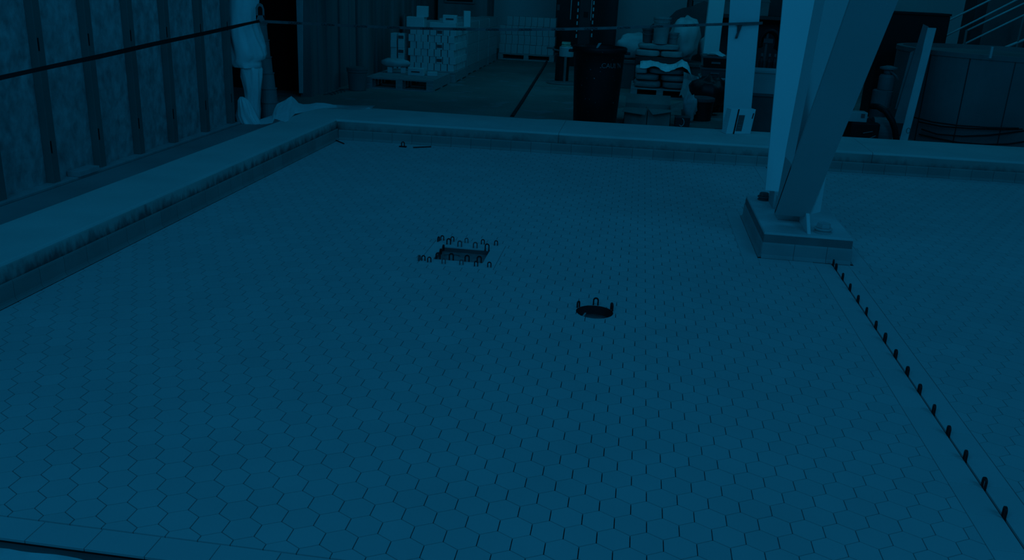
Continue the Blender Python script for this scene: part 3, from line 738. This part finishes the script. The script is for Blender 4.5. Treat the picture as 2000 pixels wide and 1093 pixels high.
# ------------------------------------------------------------------ bags and pails on the second pallet
def lump(name, label, cat, c, s, m, amp=.12, fr=2.5, seed=0, flat=.0, group=None, n=26):
    mb = MB(); rings = []
    for i in range(1, n//2):
        ph = PI*i/(n//2); ring = []
        for j in range(n):
            t = 2*PI*j/n; d = Vector((math.sin(ph)*math.cos(t), math.sin(ph)*math.sin(t), -math.cos(ph)))
            e = .42
            q = Vector((math.copysign(abs(d.x)**e, d.x), math.copysign(abs(d.y)**e, d.y), math.copysign(abs(d.z)**e, d.z))) if flat else d
            k = 1+amp*noise.noise(d*fr+Vector((seed*3.1, seed, 0)))*1.6
            ring.append((c[0]+q.x*s[0]*k, c[1]+q.y*s[1]*k, max(c[2]+q.z*s[2]*k, c[2]-s[2])))
        rings.append(ring)
    o = mb.loft(rings).build(name, m, org=(c[0], c[1], c[2]-s[2]), smooth=True); tag(o, label, cat, group); return o
pallet('pallet', 'wooden pallet under the pile of sacks right of the trash bin', -.06, .82, 13.7, 14.75, .14)
yb0 = 13.8
def sack(label, xa, xb, z0, z1, seed, m=SACK, Y=14.0, dy=.30):
    lump('sack', label, 'sack', ((xa+xb)/2, Y, (z0+z1)/2), ((xb-xa)/2*.94, dy, (z1-z0)/2*.97), m, .05, 4, seed, 1)
sack('grey sack at the left bottom of the pile on the second pallet', -.03, .40, .142, .25, 1)
sack('grey sack at the right bottom of the pile on the second pallet', .40, .80, .142, .25, 2)
sack('grey sack in the middle layer of the pile, left side', -.02, .36, .25, .345, 3)
sack('grey sack in the middle layer of the pile, right side', .37, .77, .25, .345, 4)
sack('pale small sack at the left of the upper layer under the film', -.02, .17, .345, .455, 5, FILM2, 13.9, .2)
sack('grey sack in the upper layer under the film', .17, .74, .345, .44, 6, SACK, 14.05)
# film over the sacks
m = MB(); cols = []
for i in range(22):
    t = i/21; x = .05+.83*t
    zt_ = .50+.02*math.sin(t*9)+.05*max(0, 1-abs(t-.76)/.12)+(-.30*max(0, t-.88)/.12)
    zf = zt_-.060-.022*math.sin(t*17)
    cols.append([Vector((x, 14.34, zt_-.02)), Vector((x, 14.05, zt_+.01*math.sin(i*2.1))), Vector((x, 13.78, zt_-.015+.02*math.sin(i*1.3))), Vector((x+.008*math.sin(i*3), 13.66, zf))])
sheet(m, cols); tag(m.build('film_cover', FILM, org=(.4, 14, .45)), 'white plastic film draped over the lower sack pile on the second pallet', 'plastic film')
m = MB(); cols = []
for i in range(9):
    t = i/8; x = .70+.26*t
    cols.append([Vector((x, 13.62+.03*math.sin(i*2), .42-.07*t)), Vector((x+.01, 13.63, .32-.05*t)), Vector((x-.02*math.sin(i), 13.61+.02*math.sin(i*3), .20-.04*math.sin(t*3))), Vector((x-.03, 13.60, .06+.03*math.sin(i*2)))])
sheet(m, cols); tag(m.build('hanging_film', FILM2, org=(.83, 13.7, .06)), 'cloudy film hanging down at the right corner of the second pallet', 'plastic film')
sack('wide grey sack lying under the pails, left half', -.05, .36, .555, .665, 7, SACK, 14.55, .22)
sack('wide grey sack lying under the pails, right half', .34, .72, .555, .66, 8, SACK, 14.55, .22)
sack('full-width grey sack directly beneath the tall pail', -.02, .66, .665, .755, 9, SACK, 14.55, .2)
# hidden support of the rear pile
bx = thing('packing_case', 'dark packing case carrying the rear pile of sacks and pails', 'case', (.33, 14.55, .142))
MB().box(-.03, .80, 14.36, 14.72, .142, .55).build('body', MACH, bx, bevel=.008); MB().box(-.04, .81, 14.35, 14.73, .535, .556).build('lid', MACH, bx, bevel=.004)
def pail(label, c, r0, r1, h, m):
    t = thing('pail', label, 'pail', c)
    MB().lathe([(r0, 0), (r1, h-.03), (r1+.01, h-.025), (r1+.01, h), (r1-.01, h), (r1-.015, h-.02), (.01, h-.02)], c, 26, cap=False).build('shell', m, t)
    MB().tube([(c[0]+(r1+.012)*math.cos(a), c[1]+(r1+.012)*math.sin(a), c[2]+h-.04-.05*math.sin((a+PI))) for a in [-PI+PI*i/12 for i in range(13)]], .004, 6).build('bail_handle', MTL, t)
pail('tall grey pail in the middle on top of the sack pile', (.335, 14.44, .757), .105, .13, .40, SACK)
pail('short dark pail left of the tall pail on the sack pile', (.135, 14.62, .757), .075, .09, .215, GREYD)
pail('short grey pail right of the tall pail on the sack pile', (.53, 14.62, .757), .07, .085, .17, SACK)
lump('white_bag', 'bulging white bag on the right end of the sack pile', 'bag', (.74, 15.02, .82), (.24, .2, .36), FILM2, .20, 2.6, 11)
lump('white_bag', 'low white bag on the left end of the sack pile', 'bag', (-.06, 14.98, .665), (.29, .2, .205), FILM2, .18, 2.0, 12)
lump('white_bag', 'dull bag squeezed behind the right end of the sack pile', 'bag', (1.13, 15.32, .68), (.14, .15, .22), FILM2, .12, 2.0, 13)
cs = thing('storage_crate', 'dark crate behind the sack pile carrying the white bags', 'crate', (.4, 15.2, 0))
MB().box(-.4, 1.15, 14.78, 15.5, 0, .44).build('body', GREYD, cs, bevel=.01); MB().box(-.42, 1.17, 14.76, 15.52, .40, .455).build('rim', GREYD, cs, bevel=.006)
# dark sloping tarp behind
m = MB(); cols = []
for i in range(14):
    t = i/13; x = -.35+1.5*t; zz = .62+.75*min(1, t*1.25)+.04*math.sin(i*1.7)
    cols.append([Vector((x, 15.62+.02*math.sin(i*2.3), .0)), Vector((x, 15.66, zz*.5)), Vector((x, 15.75, zz)), Vector((x, 16.2, zz-.05))])
sheet(m, cols, .01); tag(m.build('dark_tarp', MACH, org=(.4, 15.7, 0)), 'dark tarp rising to the right behind the sack pile', 'tarp')
# dark shelf unit with boxes at the very back right
sh = thing('rack', 'dark rack with pale boxes behind the white posts', 'rack', (1.6, 17.5, 0))
MB().box(.85, 2.9, 17.2, 17.9, 0, .06).box(.85, 2.9, 17.2, 17.9, 1.12, 1.18).box(.85, .91, 17.2, 17.9, 0, 2.4).box(2.84, 2.9, 17.2, 17.9, 0, 2.4).box(.85, 2.9, 17.86, 17.9, 0, 2.4).build('rack_frame', MACH, sh, bevel=.004)
for i, (x, w, h, lab) in enumerate(((1.10, .34, .26, 'dull box on the dark rack, left of the rear post'), (1.55, .36, .30, 'dull box on the dark rack between the two white posts'), (2.1, .4, .3, 'dull box on the dark rack right of the near white post'))):
    b = MB().box(x-w/2, x+w/2, 17.25, 17.6, 1.182, 1.182+h).build('storage_box', GREYB, org=(x, 17.4, 1.18), bevel=.006); tag(b, lab, 'box')
    MB().box(x-w/2-.01, x+w/2+.01, 17.24, 17.61, 1.182+h*.8, 1.182+h*.86).build('lid_band', BUCK, b)
# open carton, cardboard sheet, little kit
m = MB().box(-.10, .85, 11.9, 13.4, .001, .008)
tag(m.build('cardboard_sheet', CARDB, org=(.4, 12.6, 0)), 'flattened brown cardboard sheet on the slab before the sack pallet', 'cardboard')
oc = thing('open_carton', 'open brown carton with drooping flaps just behind the far curb', 'carton', (.17, 11.05, 0))
x0, x1, y0, y1, h = -.10, .46, 10.86, 11.30, .20
MB().box(x0, x1, y0, y0+.006, 0, h).box(x0, x1, y1-.006, y1, 0, h).box(x0, x0+.006, y0, y1, 0, h).box(x1-.006, x1, y0, y1, 0, h).box(x0, x1, y0, y1, 0, .006).box((x0+x1)/2-.004, (x0+x1)/2+.004, y0, y1, 0, h*.9).build('walls', CARDB, oc)
for a in ([(x0, y0, h), (x0+.27, y0, h), (x0+.25, y0-.14, h-.06), (x0-.03, y0-.13, h-.035)], [(x0+.28, y0, h), (x1, y0, h), (x1+.03, y0-.12, h+.0), (x0+.34, y0-.15, h-.05)], [(x0, y0, h), (x0, y1, h), (x0-.15, y1, h+.03), (x0-.14, y0, h-.02)], [(x1, y0, h), (x1, y1, h), (x1+.15, y1, h+.06), (x1+.14, y0, h+.02)], [(x0, y1, h), (x1, y1, h), (x1, y1+.12, h+.10), (x0, y1+.12, h+.10)]):
    MB().prism(a, (0, 0, .005)).build('flap', CARDB, oc)
kt = thing('tool_case', 'small dark tool case with a pale wire loop right of the open carton', 'tool case', (.60, 11.0, 0))
MB().box(.52, .70, 10.93, 11.08, 0, .105).build('body', MACH, kt, bevel=.008); MB().box(.515, .705, 10.925, 11.085, .105, .118).build('lid', GREYD, kt, bevel=.004)
MB().tube([(.60+.03*math.cos(a), 10.92, .055+.045*math.sin(a)) for a in [-2.4+i*.35 for i in range(12)]], .004, 6).build('wire_loop', PAPER, kt)
m = MB(); lump('clear_bag', 'limp cloudy bag lying on the tool case beside the black bucket', 'bag', (.70, 11.42, .17), (.09, .07, .17), FILM2, .25, 3, 17)
bb = thing('black_bucket', 'black bucket with a pale-rimmed lid between the tool case and the white post', 'bucket', (.865, 11.63, 0))
c = bb.location
MB().lathe([(.135, 0), (.14, .01), (.152, .225), (.158, .23), (.158, .245)], c, 30).build('pail', BLACK, bb)
MB().lathe([(.162, .245), (.165, .262), (.165, .285), (.150, .292), (.14, .284), (.01, .284)], c, 30, cap=False).build('lid', GREYD, bb)
lump('black_sack', 'shiny black sack heaped behind the black bucket', 'bag', (.98, 12.2, .26), (.24, .2, .26), BLACK, .2, 3, 21)
# stacked totes
GT = None
for i, (z, h, m_, lab) in enumerate(((.0, .30, BLACK, 'black lidded crate at the bottom of the stack behind the white post'), (.305, .16, GREYD, 'dark crate second from the bottom behind the white post'), (.47, .12, GREYD, 'flat dark crate third from the bottom behind the white post'), (.595, .15, BLACK, 'black crate on top of the stack behind the white post'))):
    t = thing('stacked_crate', lab, 'crate', (1.07, 12.7, z))
    MB().hexa([(.90, 12.52, z), (1.26, 12.52, z), (1.26, 12.95, z), (.90, 12.95, z)], [(.885, 12.5, z+h-.02), (1.275, 12.5, z+h-.02), (1.275, 12.97, z+h-.02), (.885, 12.97, z+h-.02)]).build('body', m_, t, bevel=.006)
    MB().box(.875, 1.285, 12.49, 12.98, z+h-.028, z+h).build('lid', GREYD if i != 1 else TOTE, t, bevel=.005)
    MB().box(1.0, 1.12, 12.478, 12.492, z+h*.35, z+h*.52).build('latch', MTL, t)
m = MB(); cols = []
for i in range(7):
    t = i/6; x = .94+.24*t
    cols.append([Vector((x, 12.52, .765+.02*math.sin(i))), Vector((x, 12.6, .77+.035*math.sin(t*PI)+.01*math.sin(i*2))), Vector((x, 12.75, .765+.01*(i % 2)))])
sheet(m, cols, .003); tag(m.build('paper_sheet', PAPER, org=(1.06, 12.6, .76)), 'crumpled white paper on top of the crate stack', 'paper')

# ------------------------------------------------------------------ white posts
rp = thing('white_post', 'slim white post standing farther back, left of the near white post', 'post', (1.1, 14.1, 0))
MB().box(.985, 1.215, 14.0, 14.2, .02, 3.0).build('shaft', STEEL, rp, bevel=.004); MB().box(.96, 1.24, 13.98, 14.22, 0, .02).build('base_plate', GREYD, rp)
wp_ = thing('white_post', 'near white post behind the far curb with the barrier tape tied round it', 'post', (1.16, 10.0, 0))
MB().hexa([D(1410, 262, 9.9), D(1463, 262, 9.9), D(1463, 262, 10.12), D(1410, 262, 10.12)], [D(1442, -260, 9.9), D(1510, -260, 9.9), D(1510, -260, 10.12), D(1442, -260, 10.12)]).build('shaft', STEEL, wp_, bevel=.004)
lo = D(1436, 262, 9.9)
MB().box(lo.x-.2, lo.x+.2, 9.82, 10.2, 0, max(.03, lo.z+.01)).build('base_plate', GREYD, wp_)
tw = thing('tape_wrap', 'band of dark tape wound round the near white post with a loose tail', 'tape', D(1465, 46, 9.88))
MB().loft([[D(1437, 49, 9.885), D(1437.3, 49, 9.895), D(1437.9, 45, 9.895), D(1437.6, 45, 9.885)], [D(1489.5, 47.5, 9.885), D(1489.2, 47.5, 9.895), D(1489.7, 42.5, 9.895), D(1490, 42.5, 9.885)], [D(1489.5, 47.5, 10.14), D(1489.2, 47.5, 10.13), D(1489.7, 42.5, 10.13), D(1490, 42.5, 10.14)], [D(1437, 49, 10.14), D(1437.3, 49, 10.13), D(1437.9, 45, 10.13), D(1437.6, 45, 10.14)], [D(1437, 49, 9.885), D(1437.3, 49, 9.895), D(1437.9, 45, 9.895), D(1437.6, 45, 9.885)]], cap=False).build('band', TAPE, tw)
m = MB(); cols = []
for i in range(6):
    t = i/5; cols.append([D(1450-10*t, 48+27*t, 9.87-.01*math.sin(i*2)), D(1444-7*t+2*math.sin(i), 48+27*t, 9.87), D(1440-1*t, 50+22*t, 9.88)])
sheet(m, cols, .002); m.build('loose_tail', TAPE, tw)

# white box on the curb
wb = thing('white_box', 'white box with a dark strap and printed panel on the far curb', 'box', F(1440, 260, .2))
c = F(1440, 260, .2); ex = Vector((.93, .36, 0)).normalized(); ey = Vector((-.36, .93, 0)).normalized()
p0 = F(1431, 261.5, .2)
def wq(a, b, z): return p0+ex*a+ey*b+Vector((0, 0, z-p0.z+.2))
WBW, WBL, WBH = .20, .11, .255
lean = Vector((.025, 0, 0))
MB().hexa([wq(-.075, 0, .0), wq(WBW, 0, .0), wq(WBW, WBL, .0), wq(-.075, WBL, .0)], [wq(-.075, 0, WBH)+lean, wq(WBW, 0, WBH)+lean, wq(WBW, WBL, WBH)+lean, wq(-.075, WBL, WBH)+lean]).build('carton', STEEL, wb, bevel=.004)
MB().hexa([wq(.0, -.002, .0), wq(.016, -.002, .0), wq(.016, .0, .0), wq(.0, .0, .0)], [wq(.0, -.002, WBH)+lean, wq(.016, -.002, WBH)+lean, wq(.016, 0, WBH)+lean, wq(.0, 0, WBH)+lean]).build('strap', DARK, wb)
MB().hexa([wq(.022, -.0025, .03)+lean*.12, wq(.09, -.0025, .03)+lean*.12, wq(.09, -.0002, .03)+lean*.12, wq(.022, -.0002, .03)+lean*.12], [wq(.022, -.0025, .195)+lean*.76, wq(.09, -.0025, .195)+lean*.76, wq(.09, 0, .195)+lean*.76, wq(.022, 0, .195)+lean*.76]).build('printed_panel', GREYD, wb)
m = MB()
for i, (a, b, z) in enumerate(((.03, .045, .165), (.05, .06, .16), (.07, .08, .16), (.03, .042, .12), (.066, .078, .125), (.03, .07, .06), (.03, .075, .085))):
    m.hexa([wq(a, -.0035, z)+lean*.5, wq(b, -.0035, z)+lean*.5, wq(b, -.0024, z)+lean*.5, wq(a, -.0024, z)+lean*.5], [wq(a, -.0035, z+.012)+lean*.55, wq(b, -.0035, z+.012)+lean*.55, wq(b, -.0024, z+.012)+lean*.55, wq(a, -.0024, z+.012)+lean*.55])
m.build('print_mark', BUCK, wb)
MB().hexa([wq(.172, -.003, .16)+lean*.7, wq(.182, -.003, .16)+lean*.7, wq(.182, 0, .16)+lean*.7, wq(.172, 0, .16)+lean*.7], [wq(.178, -.003, .215)+lean*.8, wq(.19, -.003, .215)+lean*.8, wq(.19, 0, .215)+lean*.8, wq(.178, 0, .215)+lean*.8]).build('hand_hole', DARK, wb)

# tote on a bin right of the post
gb = thing('grey_bin', 'dark grey bin on the slab carrying the cloudy tote', 'bin', (1.53, 11.05, 0))
MB().hexa([(1.36, 10.93, 0), (1.70, 10.93, 0), (1.70, 11.25, 0), (1.36, 11.25, 0)], [(1.335, 10.9, .44), (1.74, 10.9, .44), (1.74, 11.28, .44), (1.335, 11.28, .44)]).build('body', GREYD, gb, bevel=.012)
MB().box(1.32, 1.755, 10.885, 11.295, .42, .45).build('rim', GREYD, gb, bevel=.008)
tt = thing('cloudy_tote', 'cloudy plastic tote half full of white sheets on the grey bin', 'tote', (1.55, 11.05, .452))
z0, z1 = .452, .725
m = MB(); rings = []
for (a, z) in ((0, z0), (.0, z0+.004), (.02, z1-.035), (.035, z1-.03), (.035, z1), (.024, z1), (.01, z1-.035), (-.008, z0+.01)):
    rings.append([(1.40-a, 10.93-a, z), (1.74+a, 10.93-a, z), (1.74+a, 11.25+a, z), (1.40-a, 11.25+a, z)])
m.loft(rings).build('shell', TOTE, tt, bevel=.004)
MB().box(1.43, 1.72, 10.96, 11.22, z1-.10, z1-.05).build('contents', PAPER, tt, bevel=.01)
# coil and bottles behind
hc = thing('hose_coil', 'dark hose coil hanging high between the white post and the steel column', 'hose', D(1505, 80, 11.7))
c = D(1503, 84, 11.7)
m = MB()
for q in range(3): m.tube([c+Vector(((.12-.012*q)*math.cos(a), .03*q, (.15-.012*q)*math.sin(a))) for a in [-.6+i*.22 for i in range(20)]], .022, 8)
m.build('hose', CABLE, hc, smooth=True)
MB().box(c.x-.045, c.x-.02, 11.72, 11.75, 0.0, c.z+.15).box(c.x-.075, c.x+.04, 11.70, 11.77, c.z+.0, c.z+.05).build('stand', GREYD, hc)
GBt = 'pale bottles behind the cloudy tote'
for i, x in enumerate((1484, 1499, 1510)):
    p = D(x, 140, 11.45); t = thing('bottle', 'pale capped bottle on the dark stool behind the cloudy tote, %s from the post' % ords[i], 'bottle', (p.x, 11.45, .66), GBt)
    MB().lathe([(.028, 0), (.03, .01), (.03, .13), (.012, .17), (.012, .19)], t.location, 14).build('body', MACH, t); MB().lathe([(.015, .19), (.015, .225)], t.location, 12).build('cap', BUCK, t)
so = thing('stool', 'dark stool behind the cloudy tote carrying bottles', 'stool', (1.62, 11.5, 0))
MB().box(1.38, 1.86, 11.32, 11.66, .63, .658).build('seat', MACH, so, bevel=.004)
for xx in (1.40, 1.80):
    for yy in (11.36, 11.6): MB().box(xx, xx+.03, yy, yy+.03, 0, .63).build('leg', MACH, so)

# ------------------------------------------------------------------ right side: tank, stair rails, board, pump
TC, TR, TH_ = Vector((4.50, 11.72, 0)), 1.30, 1.05
tk = thing('round_tank', 'wide grey round tank behind the far curb at the right', 'tank', TC)
MB().lathe([(TR, 0), (TR, TH_-.05), (TR+.012, TH_-.05), (TR+.012, TH_), (TR-.06, TH_+.005), (TR-.07, TH_-.05), (.01, TH_-.06)], TC, 96, cap=False).build('shell', TANK, tk, smooth=False)
for a in (-2.62, -2.25, -1.90, -1.50, -1.12):
    m = MB(); m.prism([TC+Vector(((TR+q)*math.cos(a+e), (TR+q)*math.sin(a+e), 0)) for q, e in ((-.004, -.004), (.004, -.004), (.004, .004), (-.004, .004))], (0, 0, TH_-.05)); m.build('seam', MACH, tk)
p = D(1928, 100, 10.55); MB().box(p.x-.012, p.x+.012, 10.42, 10.46, TH_-.02, TH_+.10).build('rim_clip', RAIL, tk)
def on_tank(x, y, off=.03):
    d = ray(x, y); o = Vector((0, 0, H)); ox, oy = o.x-TC.x, o.y-TC.y; R_ = TR+off
    a = d.x*d.x+d.y*d.y; b = 2*(ox*d.x+oy*d.y); cc = ox*ox+oy*oy-R_*R_; disc = b*b-4*a*cc
    if disc < 0: return D(x, y, TC.y-.3)
    return o+d*((-b-math.sqrt(disc))/(2*a))
for lab, pts in (('uppermost', [(1785, 229), (1820, 238), (1870, 245), (1930, 249), (2010, 251)]), ('second highest', [(1795, 238), (1840, 247), (1900, 251), (1960, 253), (2010, 252)]), ('third highest', [(1800, 252), (1830, 262), (1880, 266), (1930, 264), (1975, 259), (2010, 254)]), ('lowest', [(1795, 262), (1830, 270), (1870, 278), (1920, 282), (1970, 281), (2010, 275)])):
    q = []; off_ = {'uppermost': .10, 'second highest': .075, 'third highest': .05, 'lowest': .025}[lab]
    for a, b in zip(pts, pts[1:]):
        for k in range(4): q.append(on_tank(a[0]+(b[0]-a[0])*k/4, a[1]+(b[1]-a[1])*k/4, off_))
    tag(MB().tube(q, .0085, 7).build('hanging_cable', CABLE, org=q[0], smooth=True), 'black cable slung round the grey tank, %s of four' % lab, 'cable', 'black cables slung round the grey tank')
SY_ = 13.9
sr_ = thing('stair_railing', 'pale steel stair railing climbing to the right behind the grey tank', 'railing', D(1885, 95, SY_))
for a, b, r in (((1822, 55), (2060, -62), .014), ((1818, 85), (2060, -38), .014), ((1888, 60), (2060, -22), .014), ((1865, 95), (2060, 0), .014), ((1940, 102), (2060, 54), .020), ((1984, 113), (2060, 78), .016)):
    MB().tube([D(*a, SY_), D(*b, SY_)], r, 10).build('rail', RAIL, sr_, smooth=True)
for a, b in (((1888, 58), (1879, 110)), ((2000, 30), (1980, 115)), ((1833, 50), (1822, 100))):
    A, B = D(*a, SY_), D(*b, SY_); MB().tube([A, B, Vector((B.x, B.y, 0))], .018, 8).build('post', GREYB, sr_)
dk = thing('steel_case', 'tall black case behind the leaning board', 'case', (3.7, 13.3, 0))
MB().box(3.28, 4.14, 13.08, 13.55, 0, 1.40).build('body', DARK, dk, bevel=.012); MB().box(3.27, 4.15, 13.07, 13.56, 1.40, 1.43).build('lid', DARK, dk, bevel=.004)
pb = thing('panelled_block', 'dark panelled block behind the railing at the far right', 'block', (5.2, 14.2, 0))
MB().box(4.85, 7.0, 14.3, 14.8, 0, 2.4).build('body', MACH, pb, bevel=.01)
MB().box(5.0, 5.6, 14.28, 14.3, .3, 2.2).build('panel', GREYD, pb)
# leaning board with pale edge
lb_ = thing('leaning_board', 'long grey board with a pale edge leaning left of the round tank', 'board', F(1757, 281))
def bq(x, y, Y): return D(x, y, Y)
MB().hexa([bq(1755, 281, 10.55), bq(1771, 281, 10.55), bq(1771, 281, 10.62), bq(1755, 281, 10.62)], [bq(1812, 54, 10.95), bq(1829, 55, 10.95), bq(1829, 55, 11.02), bq(1812, 54, 11.02)]).build('pale_edge', BOARD, lb_, bevel=.003)
MB().hexa([bq(1744, 240, 10.60), bq(1765, 241, 10.60), bq(1765, 241, 10.63), bq(1744, 240, 10.63)], [bq(1803, 47, 10.96), bq(1814, 52, 10.96), bq(1814, 52, 10.99), bq(1803, 47, 10.99)]).build('board_face', GREYB, lb_, bevel=.003)
MB().hexa([bq(1748, 213, 10.7), bq(1768, 213, 10.7), bq(1768, 213, 10.74), bq(1748, 213, 10.74)], [bq(1778, 102, 10.9), bq(1800, 92, 10.9), bq(1800, 92, 10.94), bq(1778, 102, 10.94)]).build('backing_strip', GREYB, lb_, bevel=.003)
MB().tube([bq(1774, 255, 10.5)+Vector((.02*math.cos(a), 0, .03*math.sin(a))) for a in [i*.5 for i in range(14)]], .004, 6).build('rope_eye', MTL, lb_)
# pump
pm = thing('pump_fitting', 'grey upright pump fitting with couplings right of the steel column', 'pump', (2.87, 11.05, 0))
m = lambda prof, c, name, mm: MB().lathe(prof, c, 22).build(name, mm, pm)
cx_ = D(1726, 170, 11.05).x
m([(.09, 0), (.09, .36)], (cx_-.02, 11.05, 0), 'standpipe', GREYD)
m([(.10, .36), (.115, .37), (.115, .56), (.10, .57)], (cx_-.0, 11.05, 0), 'coupling', MTL)
m([(.085, .57), (.09, .58), (.09, .72), (.075, .75)], (cx_+.02, 11.05, 0), 'neck', MTL)
m([(.04, .75), (.05, .77), (.05, .80), (.10, .81), (.10, .83), (.03, .85)], (cx_+.02, 11.05, 0), 'top_valve', BUCK)
MB().tube([(cx_+.02, 11.0, .80), (cx_+.10, 10.98, .74), (cx_+.13, 10.98, .70)], .012, 6).build('lever', MTL, pm)
en = thing('motor_unit', 'dark motor unit with a pale label box beside the steel column', 'motor', (2.68, 10.55, 0))
MB().box(2.46, 2.78, 10.42, 10.85, 0, .255).build('housing', DARK, en, bevel=.02)
MB().box(2.40, 2.625, 10.43, 10.60, .256, .365).build('label_box', TOTE, en, bevel=.006)
p = D(1686, 226, 10.42); MB().box(p.x-.02, p.x+.02, 10.424, 10.43, p.z-.025, p.z+.02).build('label_mark', GREYD, en)
MB().loft([[(x, 10.62+.135*math.cos(t), .155+.15*math.sin(t)) for t in [2*PI*j/24 for j in range(24)]] for x in (2.74, 2.76, 2.93, 2.95)]).build('drum', MTL, en, smooth=False)
MB().tube([(2.58, 10.40, .06), (2.68, 10.40, .085), (2.74, 10.40, .12)], .006, 6).tube([(2.60, 10.40, .14), (2.70, 10.40, .165)], .006, 6).build('bracket', MTL, en)
hs = [D(1702, 207, 10.6), D(1715, 208, 10.5), D(1730, 217, 10.42), D(1742, 235, 10.40), D(1748, 252, 10.40), D(1751, 275, 10.42)]
q = []
for a, b in zip(hs, hs[1:]):
    for k in range(4): q.append(a.lerp(b, k/4))
q.append(hs[-1])
tag(MB().tube(q, .034, 10).build('black_hose', CABLE, org=hs[-1], smooth=True), 'thick black hose arching over the motor unit down to the slab', 'hose')
tp = thing('dark_trolley', 'dark trolley block behind the steel column beside the pump', 'trolley', (2.45, 11.6, 0))
MB().box(2.0, 2.72, 11.5, 12.1, .05, .75).build('body', MACH, tp, bevel=.01); MB().box(2.02, 2.70, 11.52, 12.08, 0, .05).build('skid', DARK, tp)

# ------------------------------------------------------------------ light
LC = (0.014, 0.452, 1.0); LF = (0.018, 0.54, 1.0)
w = bpy.data.worlds.new('world'); SC.world = w; w.use_nodes = True
bgn = w.node_tree.nodes['Background']; bgn.inputs['Color'].default_value = (*LC, 1); bgn.inputs['Strength'].default_value = .045
def lamp(name, loc, size, power, target):
    l = bpy.data.lights.new(name, 'AREA'); l.shape = 'RECTANGLE'; l.size = size[0]; l.size_y = size[1]; l.energy = power; l.color = LC if loc[1] < 9 else LF
    o = bpy.data.objects.new(name, l); COL.objects.link(o); o.location = loc
    o.rotation_euler = (Vector(target)-Vector(loc)).to_track_quat('-Z', 'Y').to_euler(); return o
lamp('added_fill', (-2.4, -1.6, 5.0), (3, 3), 64, (-.4, 6.8, .4))  # unseen area lights added to balance the brightness of near and far surfaces
lamp('added_fill', (4.8, -1.4, 5.0), (3, 3), 68, (1.4, 6.6, .4))
lamp('added_fill', (.6, 7.0, 4.7), (8, 3.5), 32, (.6, 7.5, 0))
lamp('added_fill', (-.5, 13.6, 4.6), (6, 3), 52, (-.8, 18.5, .7))
lamp('added_fill', (3.8, 12.8, 4.6), (3, 3), 25, (3.6, 14.5, 0))
vs = SC.view_settings; vs.view_transform = 'Standard'; vs.look = 'None'; vs.gamma = 1; vs.exposure = -0.30; vs.use_curve_mapping = False
